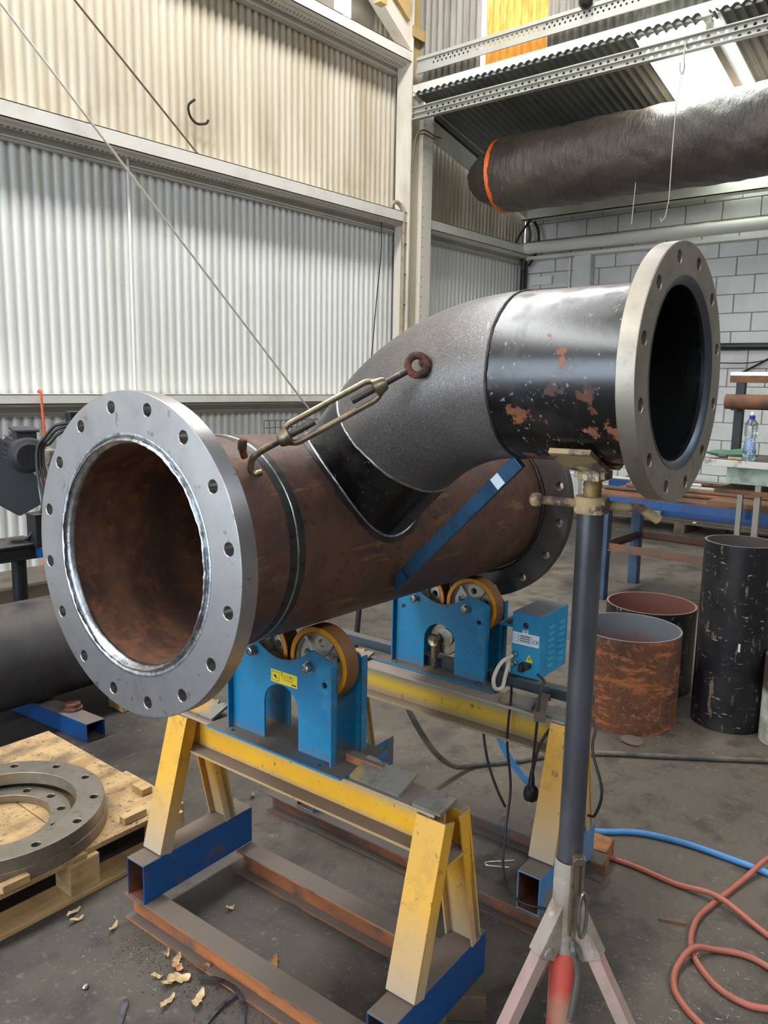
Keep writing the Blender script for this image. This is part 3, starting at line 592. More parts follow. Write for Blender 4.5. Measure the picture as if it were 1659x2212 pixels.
# turnbuckle: hook end at the main pipe, eye end tacked to the elbow
pa = loc(W(1.108, 1.312, -.164)); pb = loc(W(1.352, 1.058, .034)); dt = (pb-pa).normalized(); LTB = (pb-pa).length
vw = ldir(V((-.62, -.55, .1))).normalized(); sx = dt.cross(vw).normalized(); vy = sx.cross(dt)
P = lambda t, x=0., y=0.: pa+dt*t+sx*x+vy*y
tb = obj('turnbuckle', MB().add([P(0)], []), M_bronze, spool, smooth=0)
b0_, b1_ = .082, .333
mb = MB()
for sgn in (-1, 1): mb.tube(spline([P(b0_+.012, sgn*.012), P(b0_+.03, sgn*.021), P(b0_+.06, sgn*.022), P(b1_-.06, sgn*.022), P(b1_-.03, sgn*.021), P(b1_-.012, sgn*.012)], 6), .0068, 10)
obj('body_rod', mb, M_bronze, tb)
for a, b in ((b0_-.006, b0_+.026), (b1_+.006, b1_-.026)):
    mb = MB(); mb.lathe([(0, 0), (.012, 0), (.0155, .005), (.019, .018), (.022, .028), (.0, .032)], 14, axis_T(P(a), dt if b > a else -dt)); obj('end_boss', mb, M_bronze, tb)
def thread(a, b, r):
    mb = MB(); k = int((b-a)/.0016); mb.lathe([(0, a)]+[(r-(.0009 if i % 2 else 0), a+(b-a)*i/k) for i in range(k+1)]+[(0, b)], 12, axis_T(pa, dt)); return mb
obj('screw', thread(.045, .165, .0078), M_thread, tb, smooth=60); obj('screw', thread(.255, .392, .0078), M_thread, tb, smooth=60)
mb = MB(); mb.tube([P(.415)+dt*(.021*math.cos(2*PI*i/20))+sx*(.021*math.sin(2*PI*i/20)) for i in range(20)], .0085, 10, closed=True); obj('eye', mb, M_rustknob, tb)
mb = MB(); mb.tube(spline([P(.062), P(.04), P(.018, .003), P(.004, .010, -.004), P(-.006, .024, -.008), P(-.002, .036, -.012), P(.012, .040, -.014)], 6), .0075, 10); obj('hook', mb, M_bronze, tb)
mb = MB(); mb.tube(spline([P(-.006, -.006, -.016), P(.0, -.024, -.006), P(.012, -.040, .002)], 5), [.008]*5+[.010]*5+[.007], 8); obj('anchor_stub', mb, M_rustknob, tb)
mb = MB(); mb.lathe([(0, .006), (.010, .004), (.016, -.004)], 12, axis_T(P(.436)-vy*.012, vy)); obj('tack_weld', mb, M_rustknob, tb)
mb = MB(); mb.lathe([(0, .006), (.004, .004), (.006, 0)], 8, axis_T(AB+(-S2*.93+T2*-.1)*RB*1.02, -S2)); obj('tack_weld', mb, M_weld, bp)
# paper scraps left on the black pipe
for (s_, a_, ds, da) in ((.13, 2.62, .03, .05), (.175, 2.60, .025, .05), (.16, 2.98, .05, .035)):
    mb = MB(); mb.lathe([(RB+.0007, s_), (RB+.0007, s_+ds)], 4, axisframe(AB, D2, S2, T2), a0=a_, a1=a_+da); obj('paper_scrap', mb, M_whitelabel, bp, fix=False)

# ================================================================== ROLLER STANDS
def arc(cx, cy, r, a0, a1, k): return [(cx+r*math.cos(math.radians(a0+(a1-a0)*i/k)), cy+r*math.sin(math.radians(a0+(a1-a0)*i/k))) for i in range(k+1)]
def stand_plate(name, x0, x1, lip, root):
    hw = .195
    out = [(-hw, 0), (-.064, 0), (-.064, .105)]+arc(0, .105, .064, 180, 0, 14)[1:-1]+[(.064, .105), (.064, 0), (hw, 0), (hw, .262), (.185, .272), (.118, .290), (.105, .288)]
    dip = []
    for i in range(1, 14):
        t = i/14; yv = .105-.21*t; dip.append((yv, .288-.047*math.sin(PI*t)**.8))
    out += dip+[(-.105, .288), (-.118, .290), (-.185, .272), (-hw, .262)]
    mb = MB(); mb.plate([out, circ(.156, .206, .0085), circ(-.156, .206, .0085)], x0, x1, lambda u, v, t: (t, u, v))
    for s_ in (-1, 1): mb.box(min(x0, lip), max(x1, lip) if lip > x1 else x1, s_*hw-(.005 if s_ > 0 else 0), s_*hw+(0 if s_ > 0 else .005), 0, .262)
    return obj(name, mb, M_blue, root, smooth=30)
def wheel(root, y):
    r = .0998
    T = Mx.Translation((.028, y, .25)) @ Mx.Rotation(PI/2, 4, 'Y')
    mb = MB(); mb.lathe([(r-.001, 0), (r, .001), (r, .049), (r-.001, .05), (.083, .05), (.083, .0)], 64, T); ty = obj('tyre', mb, M_tyre, root, smooth=40)
    mb = MB(); mb.lathe([(.084, .0005), (.085, -.0008), (r-.002, -.0008), (r-.0008, .0006)], 64, T); obj('tyre_face', mb, M_tyreface, ty, smooth=40)
    wheel_pts = []
    out = circ(0, 0, .0835, 48); holes = [circ(.052*math.cos(math.radians(36+72*i)), .052*math.sin(math.radians(36+72*i)), .0115, 14) for i in range(5)]
    mb = MB(); mb.plate([out]+holes, .016, .03, lambda u, v, t: T @ V((u, v, t)))
    for i in range(5):
        a = math.radians(72*i); mb.bar(T @ V((.022*math.cos(a), .022*math.sin(a), .012)), T @ V((.08*math.cos(a), .08*math.sin(a), .012)), .010, .018, (1, 0, 0))
    mb.lathe([(.012, 0.0), (.022, .001), (.030, .010), (.032, .03), (.03, .046), (.012, .048)], 24, T); mb.lathe([(.0835, .006), (.078, .010), (.078, .04), (.0835, .044)], 48, T)
    obj('hub', mb, M_hub, root, smooth=35)
def nut(root, x, y, z, sgn, washer=True, hexn=6):
    T = Mx.Translation((x, y, z)) @ Mx.Rotation(-PI/2 if sgn < 0 else PI/2, 4, 'Y')
    mb = MB(); mb.lathe([(0, 0), (.0165, 0), (.0165, .003), (.0, .003)], 20, T); mb.lathe([(.0, .003), (.0145, .003), (.0145, .014), (.0125, .016), (0, .016)], 6, T); mb.lathe([(.0085, .016), (.011, .016), (.011, .019), (.0085, .020), (.0075, .017), (0, .0175)], 16, T)
    obj('axle_nut', mb, M_zinc, root, smooth=25)
def roller_stand(s, l, label, wide=.25):
    p = C1+D1*s+SR*l+TU*(-.588)
    root = tag(empty('roller_stand', (p.x, p.y, p.z-.006), PSI), label, 'roller stand', 'blue pipe roller stands')
    o = MB(); o.plate([[(-.05, -wide), (.15, -wide), (.15, wide), (-.05, wide)], circ(-.025, .165, .007, 12), circ(-.025, -.165, .007, 12)], 0, .006, lambda u, v, t: (u, v, t)); obj('base_plate', o, M_bluebase, root, smooth=0)
    G = 0.006
    for nm, a, b, lp in (('front_plate', -.003, .003, -.021), ('rear_plate', .097, .103, .125)):
        pl = stand_plate(nm, a, b, lp, root); pl.location = (0, 0, G)
    sub = []
    for y in (-.104, .104):
        wheel(root, y)
        mb = MB(); mb.tube([(-.004, y, .25+G-.006), (.104, y, .25+G-.006)], .010, 14); obj('axle', mb, M_zinc, root)
        nut(root, -.003, y, .25, -1); nut(root, .103, y, .25, 1)
    return root
rs1 = roller_stand(.475, 0, 'blue roller stand with a yellow warning sticker on the near yellow trestle')
mb = MB(); mb.box(-.0036, -.003, -.060, .037, .178, .213); lb = obj('warning_sticker', mb, M_yellowlabel, rs1, smooth=0)
mb = MB(); X_ = -.0039
for (a, b, c, d) in ((.006, .034, .183, .184), (.006, .034, .207, .208), (.006, .007, .183, .208), (.033, .034, .183, .208), (-.05, .002, .2035, .2045), (-.05, .002, .1985, .1993), (-.045, -.004, .1935, .1943), (-.045, -.010, .190, .1907), (-.057, -.040, .1825, .1860)): mb.box(X_, -.0036, a, b, c, d)
mb.add([(X_, .012, .188), (X_, .020, .201), (X_, .027, .197), (X_, .022, .192)], [(0, 1, 2, 3)]); mb.add([(X_, -.002, .213), (X_, -.006, .213), (X_, -.004, .204)], [(0, 1, 2)]); mb.add([(X_, -.035, .207), (X_, -.039, .207), (X_, -.037, .198)], [(0, 1, 2)])
obj('sticker_print', mb, M_ink, lb, smooth=0, fix=False)
rs2 = roller_stand(1.262, -.006, 'blue roller stand with a motor control box on the far trestle', .25)
# drive disc and rod end behind the arch
mb = MB(); mb.lathe([(0, -.004), (.055, -.004), (.058, 0), (.058, .012), (0, .012)], 40, Mx.Translation((.03, -.002, .115)) @ Mx.Rotation(PI/2, 4, 'Y')); mb.lathe([(0, -.016), (.03, -.014), (.032, -.004)], 30, Mx.Translation((.03, -.012, .125)) @ Mx.Rotation(PI/2, 4, 'Y')); obj('drive_disc', mb, M_zinc, rs2)
mb = MB(); T = Mx.Translation((-.004, .022, .112)) @ Mx.Rotation(PI/2, 4, 'Y'); mb.lathe([(0, -.006), (.008, -.008), (.010, -.002), (.021, -.006), (.023, .004), (.021, .016), (0, .016)], 24, T); mb.tube([(.002, .022, .093), (.002, .022, .04)], [.0135, .012], 12); mb.lathe([(0, 0), (.014, 0), (.014, .012), (0, .012)], 6, Mx.Translation((.002, .022, .034))); mb.tube([(.002, .022, .034), (.002, .022, .008)], .0085, 10); obj('rod_end', mb, M_bronze, rs2)
# control box on the end of the far stand (front, top, louvred side)
cb = MB(); cb.box(.04, .25, -.362, -.258, .045, .262); cbx = obj('control_box', cb, M_bluebox, rs2, smooth=0, bevel=.003)
mb = MB(); mb.box(.06, .2, -.258, -.2, .2, .21); mb.box(.06, .2, -.262, -.25, .05, .21); obj('box_bracket', mb, M_blue, rs2, smooth=0)
mb = MB(); mb.box(.0385, .04, -.358, -.262, .155, .195); mb.box(.0385, .04, -.318, -.298, .195, .206); dl = obj('data_label', mb, M_whitelabel, cbx, smooth=0)
RL = Mx(((0, 0, -1, 0), (-1, 0, 0, 0), (0, 1, 0, 0), (0, 0, 0, 1)))   # text: x->-Y, y->Z, facing -X
mb = MB()
for z in (.163, .171, .179, .187): mb.box(.038, .0386, -.335, -.266, z, z+.0008)
for y in (-.335, -.285, -.266): mb.box(.038, .0386, y, y+.0008, .163, .188)
for z in (.167, .175, .183): mb.box(.038, .0386, -.327, -.29, z, z+.0025)
obj('label_rules', mb, M_ink, cbx, smooth=0)
text_mesh('ce_mark', 'CE', .017, Mx.Translation((.038, -.347, .172)) @ RL, M_ink, cbx)
text_mesh('breaker_mark', 'CB', .009, Mx.Translation((.038, -.308, .201)) @ RL, M_ink, cbx)
mb = MB(); mb.lathe([(0, -.006), (.006, -.006), (.009, -.002), (.010, 0)], 16, Mx.Translation((.04, -.308, .222)) @ Mx.Rotation(PI/2, 4, 'Y')); obj('breaker_button', mb, M_black_plain, cbx)
mb = MB(); mb.add([(.0385, -.312, .10), (.0385, -.340, .10), (.0385, -.326, .127)], [(0, 1, 2)]); wt = obj('hazard_triangle', mb, M_yellowlabel, cbx, smooth=0)
mb = MB(); mb.add([(.038, -.326, .120), (.038, -.330, .112), (.038, -.326, .112), (.038, -.328, .103), (.038, -.322, .114), (.038, -.326, .114)], [(0, 1, 2, 3, 4, 5)]); obj('hazard_bolt', mb, M_ink, cbx, smooth=0)
for z in (.118, .088):
    mb = MB(); mb.lathe([(0, -.022), (.006, -.022), (.007, -.012), (.010, -.010), (.010, 0)], 16, Mx.Translation((.04, -.275, z)) @ Mx.Rotation(PI/2, 4, 'Y')); obj('connector', mb, M_zinc, cbx)
mb = MB(); mb.box(.014, .04, -.335, -.300, .082, .098); mb.box(.008, .03, -.318, -.300, .07, .096); obj('power_inlet', mb, M_black_plain, cbx, smooth=0, bevel=.003)
mb = MB()
for cx in (.095, .175):
    for i in range(7):
        z = .075+.022*i; mb.add([(cx, -.3625, z), (cx+.045, -.3625, z), (cx+.045, -.3625, z+.008), (cx, -.3625, z+.008), (cx, -.367, z), (cx+.045, -.367, z)], [(4, 5, 2, 3), (0, 1, 5, 4), (0, 4, 3), (1, 2, 5)])
obj('louvre_set', mb, M_bluebox, cbx, smooth=0)
mb = MB(); mb.tube(spline([(.018, -.275, .118), (-.03, -.262, .105), (-.055, -.25, .06), (-.05, -.252, .02), (-.02, -.262, .015), (0, -.262, .05), (.02, -.262, .09)], 6), .0065, 8); obj('cloth_lead', mb, mat('cream cloth tape', 'cfc4ae', .8), cbx)

# ================================================================== TRESTLES
def isec(mb, y0, y1, xc, w_, z0, z1, tf=.008, tw=.007):
    mb.box(xc-w_/2, xc+w_/2, y0, y1, z1-tf, z1); mb.box(xc-w_/2, xc+w_/2, y0, y1, z0, z0+tf); mb.box(xc-tw/2, xc+tw/2, y0, y1, z0+tf, z1-tf)
def ragged(mb, x0, x1, y0, y1, T, th=.008, seed=1, side='x1'):
    """plate with a flame-cut ragged edge, local xy, thickness th"""
    rr = random.Random(seed); n = 14; pts = [(x0, y0)]
    for i in range(n+1): pts.append((x1-rr.random()*.012-(.01 if i in (4, 9) else 0), y0+(y1-y0)*i/n))
    pts += [(x0, y1)]
    mb.plate([pts], 0, th, lambda u, v, t: T @ V((u, v, t)))
def trestle(s_b, z_off, label, m_beam, m_leg, m_box, m_rail, rail_ext, tabs, boxes):
    p = C1+D1*s_b; root = tag(empty('trestle', (p.x, p.y, 0), PSI), label, 'trestle', 'yellow steel trestles under the pipe')
    zt, zb, bx, rh = .607-z_off, .490-z_off, .205-z_off, .083-z_off
    mb = MB(); isec(mb, -.52, .42, 0, .095, zb, zt); obj('beam', mb, m_beam, root, smooth=0, bevel=.0015)
    for (ya, yb), (xa, xb) in boxes:
        # rectangular hollow base tube along x
        o_ = [(ya, 0), (yb, 0), (yb, .122), (ya, .122)]; i_ = [(ya+.005, .005), (yb-.005, .005), (yb-.005, .117), (ya+.005, .117)]; j_ = [(ya+.0058, .0058), (yb-.0058, .0058), (yb-.0058, .1162), (ya+.0058, .1162)]
        mb = MB(); mb.plate([o_, i_], xa, xb, lambda u, v, t: (t, u, v+rh)); bo = obj('base_tube', mb, m_box, root, smooth=0, bevel=.003)
        mb = MB()
        ii = [(xa+.002, a, b+rh) for a, b in j_]+[(xb-.002, a, b+rh) for a, b in j_]
        mb.add(ii, [(0, 1, 5, 4), (1, 2, 6, 5), (2, 3, 7, 6), (3, 0, 4, 7)]); obj('tube_bore', mb, M_rustedge, bo, smooth=0)
        yc = (ya+yb)/2
        wl_ = .040
        # front leg: channel with its flat web outwards; back leg: channel open to the camera side
        for xt, xbm, sgn in ((-.035, -.143, -1), (.03, .112, 1)):
            a = V((xt, yc, zt-.012)); b = V((xbm, yc, bx)); d = (a-b).normalized(); nx = V((d.z, 0, -d.x))*sgn   # outward normal in the xz plane
            T = Mx(((0, nx.x, d.x, b.x), (1, nx.y, d.y, b.y), (0, nx.z, d.z, b.z), (0, 0, 0, 1))); L = (a-b).length
            mb = MB(); k = .041
            mb.box(-k, k, .014, .021, 0, L, T); mb.box(-k, -k+.006, -.022, .014, 0, L, T); mb.box(k-.006, k, -.022, .014, 0, L, T)
            if sgn > 0: mb.box(-k, k, -.004, .014, 0, L, T)
            obj('leg', mb, m_leg, root, smooth=0, bevel=.0015)
        mb = MB(); mb.bar((-.05, yc-.012, zb), (.05, yc-.012, zb), .06, .007); obj('leg_tie', mb, m_leg, root, smooth=0)
    for (xa, ya, yb) in rail_ext:
        mb = MB(); isec(mb, ya, yb, xa, .066, 0, rh, .007, .006); obj('rail', mb, m_rail, root, smooth=0, bevel=.001)
    for i, (x, y0, y1, tilt, hgt) in enumerate(tabs):
        T = Mx.Translation((x, 0, zt)) @ Mx.Rotation(-tilt, 4, 'Y'); mb = MB(); ragged(mb, 0, hgt, y0, y1, T, seed=i+3); obj('flame_cut_tab', mb, M_tab, root, smooth=0)
    return root
t1 = trestle(.478, 0, 'bright yellow trestle with deep blue base tubes in front', M_yellowb, M_yellow, M_deepblue, M_rail,
    [(-.190, -.80, .45), (.165, -.48, .355)], [(-.030, .27, .395, .35, .075), (-.035, -.41, -.255, .30, .085), (-.045, -.535, -.455, .12, .08)],
    [((.355, .435), (-.222, .203)), ((-.553, -.478), (-.238, .165))])
t2 = trestle(1.185, .0175, 'worn yellow trestle with pale blue base tube behind the jack stand', M_yellowworn, M_yellow, M_blueold, M_rail2,
    [(-.205, -.66, .56), (.160, -.60, .30)], [(-.02, .27, .40, .3, .06), (-.03, -.40, -.29, .3, .06), (-.045, -.53, -.455, .1, .08)],
    [((.335, .415), (-.23, .255)), ((-.556, -.482), (-.237, .165))])
_a = V((-.035, -.519, .5775)); _b = V((-.143, -.519, .1875)); _d = (_a-_b).normalized(); _n = V((-_d.z, 0, _d.x)); _c = _b+_d*((_a-_b).length*.64)+_n*.0212
text_mesh('stamped_mark', 'E6', .022, Mx(((0, _d.x, _n.x, _c.x), (-1, _d.y, _n.y, _c.y), (0, _d.z, _n.z, _c.z), (0, 0, 0, 1))), mat('faint stamp', '6f6652', .8), t2)
# loose tube and curved scrap lying on the far beam
def LT2(x, y, z, s=1.185): p = C1+D1*s; c_, s_ = math.cos(PSI), math.sin(PSI); return V((p.x+x*c_-y*s_, p.y+x*s_+y*c_, z))
mb = MB(); mb.bar((0, 0, 0), (0, -1.04, 0), .04, .035); o = obj('square_tube', mb, mat('dark blue-black tube', '3a444f', .5, .2, [DUST]), smooth=0, bevel=.002)
q = LT2(.076, .50, 0); o.location = (q.x+.03, q.y, .595+.0175+.03); o.rotation_euler = (0, 0, PSI); o.location.z = .6145
tag(o, 'dark square steel tube lying along the far trestle behind the blue roller stand', 'steel tube')
mb = MB(); pts_ = [(.09*math.cos(a), 0, .045*math.sin(a)) for a in [PI*i/14 for i in range(15)]]
mb.add([(x_*1.0, y_, z_) for (x_, _, z_) in pts_ for y_ in (-.017, .017)]+[(x_*.94, y_, z_*.9) for (x_, _, z_) in pts_ for y_ in (-.017, .017)],
    [(2*i, 2*i+2, 2*i+3, 2*i+1) for i in range(14)]+[(30+2*i, 30+2*i+1, 30+2*i+3, 30+2*i+2) for i in range(14)]+[(2*i, 30+2*i, 30+2*i+2, 2*i+2) for i in range(14)]+[(2*i+1, 2*i+3, 30+2*i+3, 30+2*i+1) for i in range(14)])
o = obj('curved_offcut', mb, mat('brown rusted strip', '5a4a42', .8, .1, bump=(60, .4, .001)), smooth=50); o.location = LT2(-.012, -.43, .592); o.rotation_euler = (0, 0, PSI+.35)
tag(o, 'bent rusty steel strip arched over the right end of the far trestle', 'offcut')
# small square tube end beside the near stand and timber packers
mb = MB(); mb.plate([[(-.014, -.014), (.014, -.014), (.014, .014), (-.014, .014)], [(-.011, -.011), (.011, -.011), (.011, .011), (-.011, .011)]], 0, .12, lambda u, v, t: (u, -t, v)); o = obj('tube_offcut', mb, M_rail, smooth=0)
q = LT2(.030, -.20, 0, .478); o.location = (q.x, q.y, .6215); o.rotation_euler = (0, 0, PSI); tag(o, 'short rusty square tube end poking out behind the near roller stand', 'steel tube')
for (x_, y_, s_, m_, lab) in ((.0, -.60, .478, M_woodold, 'small grey timber packer under the right end of the near trestle'),):
    mb = MB(); mb.box(-.03, .03, -.05, .05, 0, .07); o = obj('timber_packer', mb, M_woodold, smooth=0, bevel=.003); o.location = LT2(.10, -.535, 0, .478); o.rotation_euler = (0, 0, .7); tag(o, lab, 'timber block')
mb = MB(); mb.box(-.05, .05, -.045, .045, 0, .065); o = obj('timber_packer', mb, M_orangewood, smooth=0, bevel=.004); o.location = LT2(.25, -.535, 0); o.rotation_euler = (0, 0, .15); tag(o, 'orange resin-stained timber block under the far trestle beside the jack stand', 'timber block')

# ================================================================== JACK STAND
JX, JY = 1.5642, .733
js = tag(empty('jack_stand', (JX, JY, 0)), 'tripod pipe jack stand with black pole holding up the branch pipe', 'jack stand')
PZB = EYE+.0247-RB
mb = MB(); mb.tube([(0, 0, .30), (0, 0, 1.327)], .0285, 28); obj('pole', mb, M_polesteel, js, smooth=50)
mb = MB(); pr = [(0, 1.32)]
for i in range(14): pr.append((.0205 if i % 2 else .0185, 1.32+.006*i))
mb.lathe(pr+[(0, 1.405)], 20); obj('screw', mb, mat('yellowed screw thread', '8a7242', .6, .3, [dict(col='5a4640', scale=20, lo=.45, hi=.6)]), js, smooth=60)
mb = MB(); mb.lathe([(.0, 1.325), (.034, 1.325), (.037, 1.330), (.037, 1.357), (.034, 1.361), (0, 1.361)], 26); cn = obj('collar_nut', mb, M_oldpaint, js, smooth=40)
rdir = V((math.sin(YAW), -math.cos(YAW), 0)); 
mb = MB(); a = rdir*-.035+V((0, 0, 1.346)); b = rdir*-.118+V((0, 0, 1.352)); mb.tube([a, b], .0095, 12); mb.lathe([(0, -.016), (.010, -.013), (.015, -.004), (.015, .005), (.010, .013), (0, .016)], 14, Mx.Translation(b)); obj('handle', mb, M_oldpaint, cn)
mb = MB(); mb.tube(spline([rdir*.035+V((0, 0, 1.342)), rdir*.10+V((0, 0, 1.337)), rdir*.118+V((0, 0, 1.330)), rdir*.145+V((0, 0, 1.312))], 4), .0105, 12); obj('handle', mb, M_oldpaint, cn)
# V head under the pipe: two plates along the branch axis meeting below it
mb = MB()
ax = V((.0326, -.999, .016)).normalized(); la = V((1, .0326, 0)).normalized()
zc = EYE+.0247
for sg in (-1, 1):
    ang = math.radians(24)*sg; d_ = la*math.sin(ang)+V((0, 0, -math.cos(ang)))
    c_ = V((0, 0, zc))+d_*(RB+.005); tdir = la*math.cos(ang)+V((0, 0, math.sin(ang)))
    T = Mx(((ax.x, tdir.x, d_.x, c_.x), (ax.y, tdir.y, d_.y, c_.y), (ax.z, tdir.z, d_.z, c_.z), (0, 0, 0, 1)))
    mb.box(-.045, .045, -.052, .052, -.003, .009, T)
mb.box(-.02, .02, -.035, .035, 1.400, 1.418)
mb.bar((0, 0, 1.395), (0, 0, 1.425), .05, .05)
obj('v_head', mb, M_oldpaint, js, smooth=0, bevel=.002)
# socket, casting and legs
mb = MB(); mb.lathe([(.0295, .29), (.0295, .52), (.0345, .524), (.0345, .30), (.0295, .29)], 28); obj('socket', mb, M_jackgrey, js, smooth=40)
mb = MB(); mb.lathe([(.0, .0), (.033, 0), (.033, .30), (0, .30)], 24); obj('lower_post', mb, M_jackred, js, smooth=40)
mb = MB(); mb.lathe([(.034, .03), (.045, .03), (.045, .055), (.034, .055)], 24); obj('foot_ring', mb, M_woodold, js)
dirs = [YAW+PI/2+1.15, YAW-PI/2-.30-.55, YAW+.35]
for i, a in enumerate((YAW+PI*.5+.45, YAW-PI*.5-.50, YAW+.10)):
    d_ = V((math.cos(a), math.sin(a), 0)); t_ = V((-math.sin(a), math.cos(a), 0))
    a_ = d_*.036+V((0, 0, .365)); b_ = d_*.235+V((0, 0, .0)); ld = (b_-a_).normalized(); nn = t_.cross(ld); nn = nn if nn.z > 0 else -nn
    T = Mx(((t_.x, nn.x, ld.x, a_.x), (t_.y, nn.y, ld.y, a_.y), (t_.z, nn.z, ld.z, a_.z), (0, 0, 0, 1))); L = (b_-a_).length
    mb = MB(); mb.box(-.016, .016, .010, .015, -.02, L, T); mb.box(-.016, -.011, -.016, .012, -.02, L-.006, T); mb.box(.011, .016, -.016, .012, -.02, L-.006, T); lg = obj('leg', mb, M_jackleg, js, smooth=0, bevel=.0015)
    mb = MB(); mb.box(-.020, .020, .014, .020, -.055, .075, T); mb.box(-.020, -.015, -.03, .016, -.055, .075, T); mb.box(.015, .020, -.03, .016, -.055, .075, T); obj('leg_clevis', mb, M_jackgrey, js, smooth=0, bevel=.002)
    mb = MB(); mb.lathe([(0, .024), (.012, .023), (.014, .018), (.014, -.018), (0, -.02)], 14, T @ Mx.Translation((0, -.004, .06)) @ Mx.Rotation(PI/2, 4, 'Y')); obj('pivot_pin', mb, M_jackgrey, js)
toc = V((-math.cos(YAW), -math.sin(YAW), 0)); rg = -V((-rdir.x, -rdir.y, 0))
cl = lambda r_, f_, z_: rg*r_+toc*f_+V((0, 0, z_))
mb = MB(); pl = [(-.006, .36), (-.006, .545), (.002, .552), (.016, .552), (.022, .545), (.022, .45), (.016, .45), (.016, .535), (.0, .535), (.0, .36)]
mb.plate([pl], .030, .052, lambda u, v, t: cl(u, t, v)); obj('locking_pawl', mb, M_bronze, js, smooth=0, bevel=.001)
mb = MB(); lp = [cl(.020+.009*math.cos(2*PI*i/24), .060, .42+.055*math.sin(2*PI*i/24)) for i in range(24)]; mb.tube(lp, .0042, 8, closed=True); obj('pull_ring', mb, M_zinc, js)
mb = MB(); mb.tube(spline([cl(.006, .036, .335), cl(.008, .05, .32), cl(.016, .054, .29), cl(.02, .055, .26), cl(.014, .056, .20), cl(.008, .056, .15)], 6), [.0075]*20+[.0085]*11, 10); obj('grip_lever', mb, M_rod, js)

# ================================================================== PALLET AND LOOSE FLANGES
pal = tag(empty('pallet', (1.0, 2.6, 0), .015), 'pine pallet with plywood deck at lower left carrying loose flanges', 'pallet')
px0, px1, py0, py1 = -.62, .50, -.47, .44
def bx_part(name, m, b, parent, bev=.002): mb = MB(); mb.box(*b); return obj(name, mb, m, parent, smooth=0, bevel=bev)
bx_part('deck_sheet', M_ply, (px0, .14, py0, py1, .122, .14), pal); bx_part('deck_sheet', M_ply, (.144, px1, py0+.02, py1, .122, .14), pal)
for y in (py0, -.06, py1-.09):
    for x in (px0, .08, px1-.10): bx_part('block', M_wood, (x, x+.10, y, y+.09, .018, .122), pal)
    bx_part('bottom_board', M_wood, (px0, px1, y-.005, y+.095, 0, .018), pal)
for (x0, x1, y0, y1) in ((.30, .385, -.425, -.395), (-.125, -.045, -.50+.02, -.455), (.445, .515-.03, -.31, -.245)): bx_part('cleat', M_wood, (x0, x1, y0, y1, .14, .165), pal)
bx_part('end_board', M_wood, (px1-.0, px1+.018, py0+.02, -.1, .03, .14), pal)
def loose_flange(lab, x, y, z, R, r, pcd, nh, th, m, ph):
    root = tag(empty('loose_flange', (x, y, z)), lab, 'flange', 'loose flanges on the pallet')
    flange('ring', R, r, pcd, nh, .0135, th, ph, m, root, Mx.Identity(4)); return root
loose_flange('lower of the two big steel flanges stacked on the pallet', 1.03, 2.455, .14, .325, .262, .292, 12, .040, M_steel_tan, .2)
loose_flange('upper big steel flange lying on the stacked ring on the pallet', 1.025, 2.45, .1805, .320, .232, .288, 12, .042, M_steel_tan, .45)
loose_flange('small steel flange nested inside the big stacked flanges on the pallet', 1.02, 2.47, .1405, .228, .165, .198, 12, .028, M_steel_tan, .1)

# ================================================================== LEFT BACKGROUND
mb = MB(); mb.lathe([(.238, 0), (.238, 4.2), (.228, 4.2), (.228, 0)], 96, axis_T((0, 0, 0), (1, 0, 0)), closed=True); o = obj('large_pipe', mb, M_pipefar, smooth=40); o.location = (-1.9, 3.55, .323)
tag(o, 'big dusty black pipe lying on a blue tube behind the front flange', 'pipe')
mb = MB(); mb.plate([[(-.045, 0), (.045, 0), (.045, .085), (-.045, .085)], [(-.040, .005), (.040, .005), (.040, .08), (-.040, .08)]], 0, .95, lambda u, v, t: (u-.1*t, t, v)); o = obj('blue_tube', mb, M_deepblue, smooth=0, bevel=.003); o.location = (1.735, 3.1, 0)
tag(o, 'blue square steel tube on the floor under the big black pipe', 'steel tube')
mb = MB(); mb.lathe([(0, 0), (.045, 0), (.045, .012), (.036, .014), (.036, .03), (.0, .03)], 24); o = obj('rusty_disc', mb, M_rustknob); o.location = (1.735, 3.3, .085); tag(o, 'round rusty disc sitting on top of the blue tube beside the pipe', 'disc')
mb = MB(); mb.box(-.05, .05, -.06, .06, 0, .13); o = obj('timber_chock', mb, M_wood, smooth=0, bevel=.003); o.location = (2.02, 3.33, 0); tag(o, 'brown timber chock beside the big black pipe on the floor', 'timber block')
# saw machine: motor, black arm, cast head, cables, frame
sm = tag(empty('saw_machine', (2.05, 4.3, 0)), 'black metal-cutting saw with finned motor at the left edge', 'machine')
def MP(x, y, z): return V((x-2.05, y-4.3, z))
md = V((-.22, -1, -.10)).normalized()           # motor axis points towards the viewer
mc = MP(2.045, 4.22, 1.165)
T = axis_T(mc, md) @ Mx.Scale(1.08, 4)
mb = MB(); mb.lathe([(0, 0), (.062, 0), (.064, -.002), (.085, -.012), (.092, -.03), (.092, -.07), (.085, -.07)], 40, T); fc = obj('fan_cowl', mb, M_motor, sm, smooth=30)
mb = MB()
for i in range(-5, 6):
    for j in range(-5, 6):
        if i*i+j*j < 27: mb.box(i*.0105-.0032, i*.0105+.0032, j*.0105-.0032, j*.0105+.0032, 0, .0012, T)
tag(obj('vent_hole_set', mb, M_slot, fc, smooth=0), kind='stuff')
mb = MB(); mb.lathe([(.078, -.07), (.078, -.26), (0, -.26)], 32, T); mt = obj('motor_body', mb, M_motor, sm)
for i in range(22):
    a = 2*PI*i/22; mb = MB(); mb.box(.074, .094, -.0025, .0025, -.25, -.075, T @ Mx.Rotation(a, 4, 'Z')); obj('cooling_fin', mb, M_motor, mt, smooth=0)
